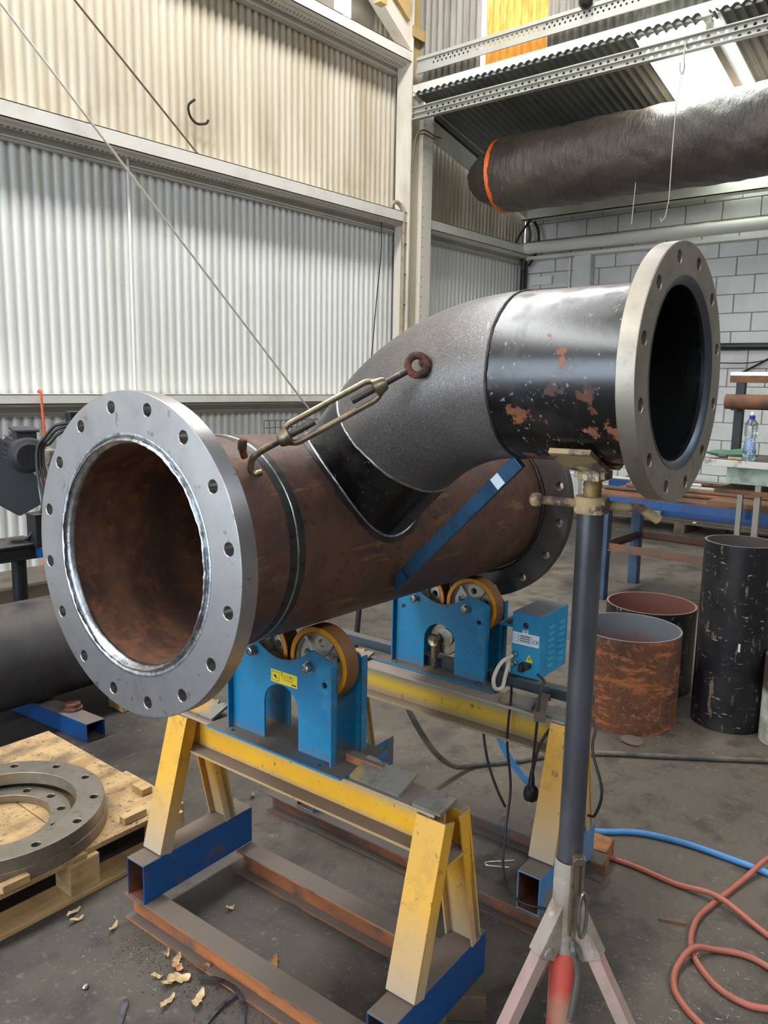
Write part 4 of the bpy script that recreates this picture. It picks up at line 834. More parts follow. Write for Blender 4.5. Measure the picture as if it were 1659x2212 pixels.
mb = MB(); mb.box(-.05, .05, .075, .115, -.15, -.05, T); mb.box(-.06, .06, .115, .13, -.16, -.035, T); obj('terminal_box', mb, M_motor, sm, smooth=0, bevel=.006)
mb = MB(); mb.plate([[(.16, -.02), (.02, -.10), (-.62, .30), (-.62, .58), (-.1, .38), (.12, .12)]], -.02, .02, lambda u, v, t: MP(2.03+u*.77, 4.40-u*.64+t, .92+v)); obj('arm_plate', mb, M_motorblack, sm, smooth=0, bevel=.003)
mb = MB()
for (x, y, z, a, b, c) in ((2.125, 4.15, 1.17, .03, .04, .035), (2.115, 4.15, 1.10, .035, .04, .04), (2.085, 4.16, 1.075, .02, .03, .02), (2.15, 4.13, 1.13, .03, .04, .05)):
    q = MP(x, y, z); mb.box(q.x-a, q.x+a, q.y-b, q.y+b, q.z-c, q.z+c)
obj('cast_head', mb, M_castlight, sm, smooth=0, bevel=.008)
for (x, z0, z1) in ((2.06, .88, 1.04), (2.11, .92, 1.06)):
    mb = MB(); mb.tube([MP(x, 4.13, z0), MP(x-.012, 4.14, z1)], .009, 10); obj('guide_rod', mb, M_zinc, sm)
for off in (0, .022, .045):
    mb = MB(); mb.tube(spline([MP(2.22, 3.97, 1.37-off*.5), MP(2.157, 3.99, 1.355-off*.6), MP(2.105+off*.3, 4.05, 1.335-off), MP(2.062+off*.5, 4.08, 1.275-off*.8), MP(2.03+off*.7, 4.095, 1.226), MP(2.018+off*.8, 4.09, 1.141), MP(2.015+off, 4.07, 1.044), MP(2.02+off*.8, 4.045, .96), MP(1.998+off*.5, 4.045, .875), MP(1.945+off*.4, 4.08, .752), MP(1.875+off*.5, 4.13, .735)], 8), .0085, 8); obj('cable', mb, M_rubber, sm)
mb = MB(); q = MP(2.22, 4.09, 1.36); mb.box(q.x-.02, q.x+.10, q.y-.03, q.y+.03, q.z-.02, q.z+.05); obj('switch_box', mb, M_motorblack, sm, smooth=0, bevel=.006)
mb = MB(); q = MP(2.03, 4.06, .70); mb.box(q.x-.075, q.x+.10, q.y-.05, q.y+.05, q.z, q.z+.17); mb.box(q.x-.08, q.x+.10, q.y-.055, q.y+.055, q.z+.17, q.z+.18); obj('column_block', mb, M_motorblack, sm, smooth=0, bevel=.002)
mb = MB(); q = MP(2.02, 4.06, .65); mb.box(q.x-.05, q.x+.25, q.y-.06, q.y+.06, q.z, q.z+.05); obj('blue_base', mb, M_deepblue, sm, smooth=0)
mb = MB(); q = MP(1.75, 4.18, .66); mb.box(q.x-.35, q.x+.27, q.y-.14, q.y+.12, q.z+.05, q.z+.062); mb.box(q.x-.35, q.x+.25, q.y-.12, q.y-.11, q.z-.01, q.z+.05); mb.box(q.x-.35, q.x+.255, q.y-.13, q.y-.03, q.z-.02, q.z-.01); obj('table_frame', mb, M_motorblack, sm, smooth=0)
mb = MB(); mb.tube([MP(1.92, 4.15, 0), MP(1.92, 4.15, .64)], .038, 16); obj('leg', mb, M_motorblack, sm)
mb = MB(); mb.tube([MP(1.55, 4.2, 0), MP(1.55, 4.2, .64)], .038, 16); obj('leg', mb, M_motorblack, sm)
mb = MB(); mb.box(-.5, .3, -.2, .2, 0, .42); o = obj('concrete_block', mb, mat('stained concrete block', '6a5f50', .9, 0., [dict(col='3e382f', scale=4, lo=.4, hi=.65), DUST], bump=(20, .6, .006)), smooth=0, bevel=.02); o.location = (2.35, 4.6, 0); tag(o, 'stained concrete block behind the saw machine below the wall', 'block')
mb = MB(); mb.tube(spline([(2.64, 5.28, 1.49), (2.645, 5.262, 1.50), (2.646, 5.255, 1.46), (2.65, 5.25, 1.3), (2.655, 5.25, 1.1), (2.6, 5.2, .7), (2.5, 5.1, .1), (2.4, 5.0, .02)], 8), .009, 8); tag(obj('orange_hose', mb, M_hoseorange), 'orange hose hanging over the lower rail of the left wall', 'hose')
mb = MB(); mb.tube([(1.45+.09*math.cos(a), 3.98+.06*math.sin(a), .012+.01*math.sin(a*.5)) for a in [2*PI*i/20 for i in range(19)]], .011, 8); tag(obj('orange_hose', mb, M_hoseorange), 'short curl of orange hose on the floor below the saw machine', 'hose')

# ================================================================== STANDING PIPES ON THE RIGHT
def short_pipe(name, lab, x, y, r, h, m, mi, wall=.010, rim=M_rimgrey, cat='pipe'):
    root = tag(empty(name, (x, y, 0)), lab, cat)
    mb = MB(); mb.lathe([(r, 0), (r, h)], 72); obj('shell', mb, m, root, smooth=60)
    mb = MB(); mb.lathe([(r-wall, 0), (r-wall, h)], 72); obj('bore', mb, mi, root, smooth=60)
    mb = MB(); mb.lathe([(r, h-.001), (r-.001, h), (r-wall+.001, h), (r-wall, h-.001)], 72); obj('rim', mb, rim, root, smooth=30); return root
short_pipe('pipe_offcut', 'squat orange-rusted pipe offcut standing right of the jack pole', 3.602, 1.454, .243, .45, M_rustdrum, M_drumin)
short_pipe('pipe_offcut', 'dark pipe offcut standing behind the orange-rusted one', 4.10, 1.543, .232, .45, M_blackpipe2, mat('red-brown bore', '6d4338', .8), rim=mat('rusty rim', '96786a', .6, .3))
tp = short_pipe('pipe_offcut', 'tall scuffed black pipe standing upright at the right', 3.877, 1.053, .162, .89, M_blackpipe2, mat('grey bore', '5a4e4a', .7, .2), wall=.009)
mb = MB(); mb.lathe([(.1625, .40), (.1625, .44)], 3, a0=YAW+PI-.28, a1=YAW+PI-.22); obj('paint_dab', mb, M_whitelabel, tp, fix=False)
short_pipe('pipe_offcut', 'short white and brown pipe at the right edge of the photo', 3.825, .772, .115, .405, M_whitepipe, M_rustin)
mb = MB(); mb.lathe([(0, .006), (.045, .006), (.05, .004), (.052, 0), (0, 0)], 28); o = obj('steel_disc', mb, M_rail); o.location = (3.345, 1.30, 0); o.rotation_euler = (.06, .03, 0); o.location.z = .004; tag(o, 'small rusty steel disc on the floor against the orange-rusted pipe', 'disc')

# ================================================================== TABLE WITH BLUE LEGS
tb_ = tag(empty('steel_table', (5.57, 2.49, 0)), 'long steel table frame with blue legs behind the standing pipes', 'table')
for (x, y) in ((0, 0), (.66, .02), (0, -1.55), (.66, -1.55)):
    mb = MB(); mb.box(x-.038, x+.038, y-.038, y+.038, 0, .80); obj('leg', mb, M_tableblue, tb_, smooth=0, bevel=.004)
for (a, b) in (((0, .0, .41), (0, -1.55, .41)), ((.66, 0, .41), (.66, -1.55, .41)), ((0, 0, .41), (.66, 0, .41)), ((0, -1.55, .41), (.66, -1.55, .41))):
    mb = MB(); mb.bar(a, b, .006, .055); a2 = V(a)+V((0, 0, -.025)); b2 = V(b)+V((0, 0, -.025)); mb.bar(a2, b2, .055, .006); obj('rail', mb, M_tablesteel, tb_, smooth=0)
mb = MB(); mb.box(-.06, .72, -1.66, .10, .80, .815); obj('top_plate', mb, M_plankrust, tb_, smooth=0)
mb = MB(); mb.box(-.06, -.05, -1.66, .10, .74, .80); mb.box(.71, .72, -1.66, .10, .74, .80); mb.box(-.05, .71, .09, .10, .74, .80); obj('apron', mb, M_deepblue, tb_, smooth=0)
for i, (x, y0, y1, r, m, lab) in enumerate(((5.75, .95, 2.62, .016, M_plankrust, 'thin rusty tube lying along the front of the blue-legged table'), (5.95, 1.0, 2.5, .022, M_plankrust, 'rusty steel tube lying along the middle of the blue-legged table'), (6.15, .95, 2.55, .02, M_beamgrey, 'grey steel tube lying along the back of the blue-legged table'))):
    mb = MB(); mb.tube([(x, y0, .815+r), (x, y1, .815+r)], r, 12); tag(obj('steel_tube', mb, m), lab, 'steel tube')
mb = MB(); mb.box(5.53, 5.72, .95, 1.75, .815, .84); tag(obj('timber_sheet', mb, mat('brown board', '7d5a34', .7, 0., [dict(col='5a4630', scale=6, lo=.4, hi=.65)]), smooth=0), 'brown timber board on the right end of the blue-legged table', 'board')

# ================================================================== BENCH WITH THE WATER BOTTLE
bn = tag(empty('workbench', (5.1, .7, 0)), 'tall workbench with worn white edge carrying a water bottle', 'workbench')
bx_part('top_board', M_benchtop, (-.27, .35, -1.4, .86, 1.15, 1.18), bn); bx_part('edge_strip', M_benchedge, (-.285, -.27, -1.4, .86, 1.145, 1.184), bn); bx_part('side_panel', M_benchgreen, (-.24, -.22, -1.4, .74, 1.045, 1.145), bn)
bx_part('lower_shelf', M_plankrust, (-.25, .3, -1.4, .80, .985, 1.01), bn)
for (x, y) in ((-.22, .56), (-.22, .30), (.3, .80), (.3, -1.3), (-.22, -1.3)):
    mb = MB(); mb.box(x-.016, x+.016, y-.016, y+.016, 0, 1.15); obj('leg', mb, M_leggrey, bn, smooth=0)
# rack on the bench
rk = tag(empty('pipe_rack', (5.4, .7, 1.18)), 'dark steel rack standing on the workbench behind the bottle', 'rack')
mb = MB(); mb.box(-.025, .025, .83, .88, 0, .52); obj('upright', mb, M_motorblack, rk, smooth=0)
mb = MB(); mb.box(-.025, .025, -1.3, -1.25, 0, .52); obj('upright', mb, M_motorblack, rk, smooth=0)
mb = MB(); mb.box(-.03, .03, -1.35, .92, .455, .50); obj('top_rail', mb, M_plankrust, rk, smooth=0); mb = MB(); mb.box(-.03, .03, -1.35, .92, .50, .522); obj('angle_edge', mb, M_zinc, rk, smooth=0)
mb = MB(); mb.tube([(5.33, -.6, 1.515), (5.33, 1.62, 1.515)], .048, 20); tag(obj('rusty_pipe', mb, M_plankrust), 'thick rusty brown pipe held on the rack behind the bottle', 'pipe')
mb = MB(); mb.box(-.07, 0, -.02, .02, -.06, -.05); mb.box(-.07, -.06, -.02, .02, -.06, .02)
o = MB(); o.box(-.12, -.025, .835, .875, .28, .288); obj('arm', o, M_motorblack, rk, smooth=0); o = MB(); o.box(-.12, -.025, -1.295, -1.255, .28, .288); obj('arm', o, M_motorblack, rk, smooth=0)
mb = MB(); mb.tube([(5.25, -.6, 1.206), (5.25, 1.28, 1.206)], .022, 16); tag(obj('rusty_bar', mb, M_rustpipe), 'thin dark rusty bar lying on the workbench behind the bottle', 'bar')
bt = tag(empty('water_bottle', (4.86, 1.325, 1.18)), 'clear water bottle with a blue and white cap on the workbench', 'bottle')
prof = [(.030, 0), (.034, .004), (.036, .02), (.036, .07), (.033, .10), (.031, .12), (.033, .14), (.0365, .16), (.0365, .20), (.033, .222), (.022, .238), (.0135, .246), (.0135, .262)]
mb = MB(); mb.lathe([(0, .002)]+prof, 36); obj('bottle_body', mb, M_water, bt, smooth=60)
mb = MB(); mb.lathe([(0, .003)]+[(r-.0015, z) for r, z in prof[1:4]]+[(.0345, .05), (0, .05)], 36); obj('water', mb, M_waterin, bt, smooth=60)
mb = MB(); mb.lathe([(.0366, .064), (.0335, .10), (.0315, .12), (.0335, .14)], 24, a0=YAW+PI-1.5, a1=YAW+PI+.6); obj('label_film', mb, M_bottlelabel, bt, fix=False)
mb = MB(); mb.lathe([(.0145, .245), (.016, .247), (.016, .264), (.012, .268), (0, .268)], 24); obj('cap', mb, M_capblue, bt, smooth=40)
mb = MB(); mb.lathe([(.0095, .266), (.0095, .282), (.007, .286), (0, .287)], 18); obj('cap_tip', mb, M_white, bt, smooth=40)
tx = V((0, 0, 1)); tn = V((-math.cos(YAW-.35), -math.sin(YAW-.35), 0)); ty_ = tn.cross(tx)
c_ = tn*.0385+V((0, 0, .09)); text_mesh('bottle_print', 'pump', .040, Mx(((tx.x, ty_.x, tn.x, c_.x), (tx.y, ty_.y, tn.y, c_.y), (tx.z, ty_.z, tn.z, c_.z), (0, 0, 0, 1))), mat('pale lilac print', 'c9c4f0', .5), bt)
def lump(name, m, loc_, sx, sy, sz, seed, lab, cat):
    import bmesh
    bm = bmesh.new(); bmesh.ops.create_icosphere(bm, subdivisions=3, radius=1); rr = random.Random(seed); ph = [rr.uniform(0, 6) for _ in range(6)]
    for v in bm.verts:
        d = 1+.16*math.sin(v.co.x*4+ph[0])+.16*math.sin(v.co.y*5+ph[1])+.12*math.sin(v.co.z*6+v.co.x*3+ph[2]); v.co = V((v.co.x*sx*d, v.co.y*sy*d, max(0, v.co.z*.5+.42)*sz*d))
    me = bpy.data.meshes.new(name); bm.to_mesh(me); bm.free(); me.materials.append(m); me.polygons.foreach_set('use_smooth', [True]*len(me.polygons))
    o = bpy.data.objects.new(name, me); C.objects.link(o); o.location = loc_; return tag(o, lab, cat)
lump('green_rag', M_greenrag, (5.08, 1.47, 1.18), .05, .13, .045, 3, 'crumpled green rag on the workbench left of the bottle', 'rag')
lump('brown_clump', mat('dark brown lumps', '5a4a3e', .8, bump=(30, .8, .01)), (4.98, 1.12, 1.18), .05, .05, .09, 5, 'dark brown lumpy scrap on the workbench right of the bottle', 'scrap')
lump('grey_clump', mat('grey scraps', '6d665c', .8, bump=(40, .9, .01)), (5.06, 1.53-.0, 1.18), .03, .03, .03, 8, 'small heap of grey scraps at the end of the workbench', 'scrap')
mb = MB(); mb.box(-.03, .03, -.045, .045, 0, .012); o = obj('timber_scrap', mb, M_wood, smooth=0, bevel=.003); o.location = (4.95, 1.42, 1.18); o.rotation_euler = (0, 0, .3); tag(o, 'pale timber scrap lying in front of the green rag on the workbench', 'timber block')

# ================================================================== STEEL STACKED ALONG THE BLOCK WALL
def wallbar(name, lab, x, y0, y1, z0, z1, w_, m, cat='steel beam'):
    mb = MB(); mb.box(x-w_/2, x+w_/2, y0, y1, z0, z1); mb.box(x-w_/2-.006, x-w_/2, y0, y1, z1-.02, z1); mb.box(x-w_/2-.006, x-w_/2, y0, y1, z0, z0+.02)
    return tag(obj(name, mb, m, smooth=0, bevel=.003), lab, cat)
for i, (y, lab) in enumerate(((3.05, 'middle timber block under the steel stacked at the block wall'), (4.3, 'left timber block under the steel stacked at the block wall'), (1.6, 'right timber block under the steel stacked at the block wall'))):
    mb = MB(); mb.box(-.22, .2, -.06, .06, 0, .10); o = obj('timber_block', mb, M_woodold, smooth=0, bevel=.004); o.location = (8.98, y, 0); tag(o, lab, 'timber block')
wallbar('rusty_channel', 'rusty channel with bright nicks lying lowest by the block wall', 8.86, 1.2, 4.7, .10, .155, .10, mat('brown channel', '5d5348', .7, .2, [dict(col='7a6a58', scale=3, lo=.45, hi=.7)]))
wallbar('blue_beam', 'long blue steel beam lying by the block wall', 9.02, 1.0, 4.6, .10, .235, .12, M_deepblue)
wallbar('grey_channel', 'pale grey channel lying on the rusty channel by the block wall', 8.87, 3.3, 4.7, .155, .21, .06, M_beamgrey)
wallbar('dark_beam', 'dark steel beam lying on the blue beam by the block wall', 9.03, .8, 3.9, .235, .285, .08, M_motorblack)
for y in (2.9, 3.5, 4.05, 4.4):
    mb = MB(); mb.box(-.004, .004, -.02, .02, -.008, .008); o = obj('bright_tag', mb, M_white, smooth=0); o.location = (8.804, y, .135); o.parent = None; tag(o, None)
    o.parent = bpy.data.objects['rusty_channel']
# wall rack arms holding tubes at the back
ra = tag(empty('wall_rack', (9.1, 2.6, 0)), 'dark steel trestle rack against the block wall under the flange', 'rack')
for y in (-.9, .1, 1.2):
    mb = MB(); mb.box(-.03, .03, y-.03, y+.03, .0, .50); obj('post', mb, mat('dark green post', '2f3f3c', .6, .1), ra, smooth=0)
    mb = MB(); mb.bar((-.03, y+.03, .28), (-.03, y+.24, .46), .025, .025); obj('stay', mb, M_motorblack, ra, smooth=0)
ra.location.x = 9.2
mb = MB(); mb.box(-.33, .05, -1.0, 1.35, .50, .52); obj('shelf', mb, M_plankrust, ra, smooth=0)
mb = MB(); mb.box(-.345, -.33, -1.0, 1.35, .44, .52); obj('front_rail', mb, M_deepblue, ra, smooth=0)
for (x, y0, y1, r, m, lab) in ((8.93, 2.9, 4.6, .018, M_white, 'white tube on the wall rack behind the jack stand head'), (9.0, 1.6, 3.8, .022, M_plankrust, 'rusty tube on the wall rack under the branch flange'), (9.1, 1.6, 3.7, .025, M_beamgrey, 'grey tube at the back of the wall rack')):
    mb = MB(); mb.tube([(x, y0, .52+r), (x, y1, .52+r)], r, 12); tag(obj('steel_tube', mb, m), lab, 'steel tube')

# ================================================================== DUCT, PIPES AND WIRES
du = tag(empty('wrapped_duct', (7.4, 0, 3.73)), 'large black wrapped duct hanging below the annex roof', 'duct')
mb = MB(); rr = random.Random(4); prof = []; ns, na = 120, 48; vs = []
for i in range(ns+1):
    y = 5.02-i*(8.5/ns)*1.0
    t = (5.02-y); base_r = .37
    if t < .42: base_r = .13+.24*min(1, (t/.42))**.75
    seam = .018*max(0, 1-abs(((t+.1) % .78)-.39)/.05)
    for j in range(na):
        a = 2*PI*j/na
        wr = .006*math.sin(7*a+t*9)+.005*math.sin(13*a-t*21)+.006*math.sin(3*a+t*5)
        r_ = base_r+wr-seam*.6
        vs.append((r_*math.cos(a), y, r_*math.sin(a)*.98+.0*t))
mb.add(vs, [(i*na+j, i*na+(j+1) % na, (i+1)*na+(j+1) % na, (i+1)*na+j) for i in range(ns) for j in range(na)]+[tuple(range(na))])
obj('wrap', mb, M_duct, du, smooth=60)
mb = MB(); mb.lathe([(.345, -.045), (.352, -.043), (.362, .0), (.356, .002)], 48, Mx.Translation((0, 4.67, 0)) @ Mx.Rotation(-PI/2, 4, 'X') @ Mx.Scale(1.0, 4, (1, 0, 0))); obj('strap', mb, M_strap, du, smooth=60)
mb = MB()
for i in range(9):
    a = math.radians(130+14*i); c_ = V((.355*math.cos(a), 4.69, .355*math.sin(a))); mb.lathe([(0, .006), (.012, .005), (.012, 0)], 8, axis_T(c_, (math.cos(a), .3, math.sin(a))))
tag(obj('strap_rivet_row', mb, M_slot, du), kind='stuff')
mb = MB(); vs = []
for i in range(61):
    y = 4.3-i*.11; 
    for j in range(24):
        a = 2*PI*j/24; r_ = .24+.006*math.sin(5*a+y*8); vs.append((8.02-7.4+r_*math.cos(a), y, .16+r_*math.sin(a)*.62-.02))
mb.add(vs, [(i*24+j, i*24+(j+1) % 24, (i+1)*24+(j+1) % 24, (i+1)*24+j) for i in range(60) for j in range(24)]+[tuple(range(24))]); obj('rear_wrap', mb, M_duct, du, smooth=60)
mb = MB(); mb.tube([(9.0, .2, 3.285), (9.0, 5.42, 3.285)], .07, 20); tag(obj('white_pipe', mb, M_rustwhite), 'white overhead pipe with rusty top running along the block wall', 'pipe')
mb = MB(); mb.box(9.26, 9.285, 5.06, 5.36, 2.87, 2.97); tag(obj('white_bracket', mb, M_white, smooth=0), 'small white bracket plate on the block wall by the corner', 'bracket')
mb = MB(); mb.tube([(9.19, 5.43, 0), (9.19, 5.43, 3.24)], .035, 12); tag(obj('black_downpipe', mb, M_black_plain), 'black vertical conduit in the corner by the block wall', 'conduit')
for x_, lab in ((4.82, 'left thin white conduit on the block wall pier'), (4.76, 'right thin white conduit on the block wall pier')):
    mb = MB(); mb.tube([(9.27, x_, 0), (9.27, x_, 3.2)], .014, 8); tag(obj('white_conduit', mb, M_white), lab, 'conduit')
mb = MB(); mb.tube(spline([(9.22, .4, 2.02), (9.22, 1.2, 2.03), (9.22, 2.2, 2.05), (9.22, 3.4, 2.06)], 6), .04, 10); tag(obj('black_conduit', mb, M_black_plain), 'black lagged conduit running along the block wall at the right', 'conduit')
for pts_, r_, lab in (([(9.2, 2.75, 1.72), (9.2, 2.4, 1.92), (9.2, 2.28, 1.985), (9.2, 2.18, 1.98), (9.2, 2.0, 1.92)], .012, 'black cable bent up the block wall beside the conduit'), ([(9.22, 2.9, 1.88), (9.22, 2.6, 1.88), (9.22, 2.3, 1.93), (9.22, 2.0, 1.95)], .006, 'thin black wire along the block wall below the conduit')):
    mb = MB(); mb.tube(spline(pts_, 6), r_, 8); tag(obj('wall_cable', mb, M_black_plain), lab, 'cable')
for i, (pts_, r_, m_, lab) in enumerate((([(9.12, 5.36, 3.62), (9.1, 5.3, 3.45), (9.12, 5.38, 3.25), (9.15, 5.42, 3.05)], .02, M_cabledust, 'thick dusty cable in the corner behind the duct'), ([(9.16, 5.28, 3.62), (9.12, 5.2, 3.5), (9.16, 5.22, 3.3), (9.18, 5.35, 3.1)], .018, M_black_plain, 'black cable in the corner behind the duct'), ([(8.9, 5.40, 3.33), (8.95, 5.36, 3.45), (9.05, 5.33, 3.58), (9.12, 5.3, 3.66)], .014, M_black_plain, 'slack black cable looping up from the wall rail to the duct corner'))):
    mb = MB(); mb.tube(spline(pts_, 6), r_, 8); tag(obj('corner_cable', mb, m_), lab, 'cable')
mb = MB(); mb.tube([(.35, 5.24, 5.885), (5.2, 5.24, 1.31)], .009, 8); tag(obj('brace_rod', mb, M_rodwhite), 'long pale steel rod bracing diagonally across the left wall', 'brace rod')
mb = MB(); mb.tube([(1.1, 5.33, 5.584), (4.08, 5.33, 3.29)], .008, 8); tag(obj('brace_rod', mb, M_rodbrown), 'thin brown rod running diagonally down to the upper wall rail', 'brace rod')
mb = MB(); mb.tube([(3.5, 5.46, 3.2), (3.5, 5.46, 1.47)], .011, 8); tag(obj('white_tube', mb, M_white), 'slim white tube fixed upright on the lower left wall', 'tube')
mb = MB(); mb.tube(spline([(4.085, 5.42, 3.75), (4.04, 5.44, 3.70), (4.06, 5.45, 3.63), (4.12, 5.45, 3.59), (4.19, 5.43, 3.60), (4.215, 5.42, 3.63)], 6), .010, 8); tag(obj('black_hook', mb, M_black_plain), 'black C-shaped hook hanging on the upper left wall', 'hook')
mb = MB(); mb.tube(spline([(6.33, 5.4, 3.2), (6.31, 5.38, 2.9), (6.27, 5.40, 2.4), (6.2, 5.40, 1.8), (6.1, 5.4, 1.2), (6.05, 5.4, .4)], 6), .006, 6); tag(obj('hanging_wire', mb, M_rubber), 'thin black wire hanging down the wall left of the column', 'wire')
cd = tag(empty('column_conduit', (6.56, 5.30, 0)), 'beige conduit with wire ties running up the left side of the column', 'conduit')
mb = MB(); mb.tube(spline([(.0, 0, .1), (0, 0, 1.5), (0, 0, 3.0), (0, 0, 3.28), (-.03, .02, 3.37), (-.08, .04, 3.40), (-.12, .06, 3.37), (-.13, .07, 3.32)], 6), .021, 12); obj('conduit', mb, mat('beige conduit', '9c8e74', .6, 0., [dict(col='6d5f48', scale=8, lo=.45, hi=.7)]), cd)
for i in range(10):
    mb = MB(); z_ = .6+.3*i; mb.tube([(.026*math.cos(2*PI*j/12)+.012, .026*math.sin(2*PI*j/12), z_) for j in range(12)], .003, 5, closed=True); obj('wire_tie', mb, M_slot, cd)
mb = MB(); mb.tube(spline([(6.60, 5.24, 3.7), (6.62, 5.22, 3.98), (6.66, 5.21, 4.08), (6.75, 5.20, 4.12), (6.9, 5.19, 4.10), (7.02, 5.2, 4.11)], 6), .008, 8); mb.tube(spline([(6.61, 5.23, 3.85), (6.64, 5.22, 4.02), (6.72, 5.20, 4.08), (6.9, 5.19, 4.07)], 6), .007, 8); tag(obj('column_cable', mb, M_rodbrown), 'pair of brown cables looped over the column above the duct', 'cable', kind=None)
mb = MB(); mb.tube(spline([(6.6, 2.54, 4.26), (6.57, 2.535, 4.15), (6.58, 2.53, 4.07), (6.6, 2.55, 4.03), (6.6, 2.57, 4.06), (6.6, 2.575, 4.12)], 6), .007, 8); mb.tube([(6.6, 2.555, 4.05), (6.62, 2.59, 3.8), (6.65, 2.605, 3.48), (6.68, 2.615, 3.12), (6.69, 2.64, 2.98), (6.69, 2.67, 2.95), (6.69, 2.68, 2.98)], .004, 6); tag(obj('wire_hook', mb, M_rodwhite), 'wire hook and long wire hanging from the perforated channel before the duct', 'wire')
mb = MB(); mb.tube([(7.2, 3.135, 3.44), (7.2, 3.15, 3.06)], .003, 5); tag(obj('hanging_wire', mb, M_rodwhite), 'short thin wire hanging below the duct', 'wire')
mb = MB(); mb.lathe([(0, 0), (.05, 0), (.06, .03), (.055, .07), (.03, .09), (0, .09)], 20, axis_T((6.60, 3.42, 4.78), (-.8, -.5, -.2))); tag(obj('black_lamp', mb, M_black_plain), 'small round black fitting on the perforated channel near the amber sheet', 'fitting')
# mesh panel leaning low on the wall
mp2 = tag(empty('mesh_panel', (4.6, 5.22, .0)), 'black wire mesh panel standing low against the left wall', 'mesh panel')
for i in range(13):
    mb = MB(); mb.tube([(.065*i, 0, .55), (.065*i, 0, 1.255)], .003, 5); obj('wire', mb, M_rubber, mp2)
for i in range(12):
    mb = MB(); mb.tube([(0, 0, .55+.064*i), (.78, 0, .55+.064*i)], .003, 5); obj('wire', mb, M_rubber, mp2)
for x_ in (.0, .78):
    mb = MB(); mb.tube([(x_, 0, 0), (x_, 0, .56)], .006, 6); obj('foot', mb, M_rubber, mp2)

# ================================================================== HOSES AND LEADS
def hose(name, pts, r, m, lab, cat='hose', k=8, n=8):
    mb = MB(); mb.tube(spline(pts, k), r, n); return tag(obj(name, mb, m, smooth=60), lab, cat)
hose('air_hose', [(2.25, 1.37, .47), (2.255, 1.348, .387), (2.27, 1.30, .30), (2.33, 1.25, .20), (2.40, 1.2, .10), (2.46, 1.14, .03), (2.538, 1.07, .011), (2.619, .968, .011), (2.663, .821, .011), (2.673, .658, .011), (2.673, .549, .011), (2.66, .3, .011), (2.55, -.2, .011), (2.3, -.9, .011)], .011, M_hoseblue, 'blue air hose running across the floor at the right')
hose('gas_hose', [(2.40, 1.05, .009), (2.41, .97, .009), (2.416, .884, .009), (2.414, .757, .009), (2.411, .629, .026), (2.348, .465, .010), (2.3, .33, .009), (2.15, -.1, .009), (1.9, -.7, .009)], .009, M_hosered, 'straight red hose crossing the floor under the loop')
hose('gas_hose', [(3.6, .0, .009), (3.2, .33, .009), (2.9, .52, .009), (2.732, .564, .032), (2.58, .60, .012), (2.419, .631, .008), (2.34, .645, .009), (2.273, .649, .009), (2.188, .634, .009), (2.115, .600, .009), (2.044, .520, .009), (2.028, .443, .009), (2.05, .388, .009), (2.1, .33, .009), (2.17, .35, .009), (2.212, .43, .009), (2.216, .497, .009), (2.18, .564, .012), (2.123, .608, .027), (2.039, .621, .012), (1.97, .604, .009), (1.926, .570, .009), (1.888, .513, .009), (1.85, .42, .009), (1.8, .1, .009), (1.6, -.4, .009)], .009, M_hosered, 'coiled faded red hose looping on the floor at lower right')
hose('power_cable', [(2.34, 1.86, .52), (2.341, 1.833, .36), (2.36, 1.77, .24), (2.44, 1.74, .12), (2.54, 1.72, .04), (2.653, 1.693, .013), (2.794, 1.589, .012), (2.923, 1.511, .012), (3.10, 1.36, .012), (3.29, 1.10, .012), (3.54, .765, .012), (3.77, .43, .012), (4.2, -.3, .012), (4.5, -1.2, .012)], .012, M_cabledust, 'thick black cable sagging from the far trestle and running across the floor', 'cable')
hose('control_lead', [(2.06, 1.195, .672), (2.088, 1.21, .62), (2.083, 1.214, .473), (2.081, 1.193, .323), (2.05, 1.185, .2), (1.99, 1.155, .12), (1.915, 1.09, .095), (1.885, 1.02, .10), (1.905, .955, .10)], .0042, M_rubber, 'thin black control lead hanging over the far trestle beam', 'cable')
hose('control_lead', [(2.27, 1.43, .49), (2.271, 1.423, .382), (2.27, 1.398, .272), (2.28, 1.362, .175), (2.329, 1.354, .09)], .005, M_rubber, 'thin black lead hanging under the middle of the far trestle beam', 'cable')
pg = tag(empty('power_plug', (2.0470, 1.101, 0)), 'black mains plug dangling on its lead beside the far trestle leg', 'plug')
mb = MB(); mb.tube(spline([(.08, .04, .70), (.04, -.005, .70), (.005, -.012, .69), (.005, -.006, .58), (.002, -.001, .46), (0, 0, .41)], 6), .0045, 8); obj('lead', mb, M_rubber, pg)
mb = MB(); mb.tube(spline([(.0, .0, .41), (.02, -.01, .5), (.06, -.03, .56), (.1, -.05, .6)], 6), .0045, 8); obj('lead', mb, M_rubber, pg)
mb = MB(); mb.lathe([(.006, .42), (.009, .40), (.011, .375), (.021, .365), (.024, .345), (.020, .33), (0, .33)], 18); obj('plug_body', mb, M_black_plain, pg)
for x_ in (-.008, .008): mb = MB(); mb.box(x_-.0008, x_+.0008, -.004, .004, .312, .331); obj('pin', mb, M_wire, pg, smooth=0)
hose('trailing_lead', [(2.20, 1.02, .60), (2.18, .965, .57), (2.137, .95, .508), (2.12, .905, .40), (2.13, .925, .31), (2.16, .96, .28)], .0045, M_rubber, 'black lead looping behind the jack pole', 'cable')
hose('spring_wire', [(2.02, 1.15, .09), (1.985, 1.20, .092), (1.985, 1.215, .092), (2.0, 1.212, .092), (2.06, 1.155, .092)], .003, M_wire, 'bright bent wire clip lying on the rail of the far trestle', 'wire')
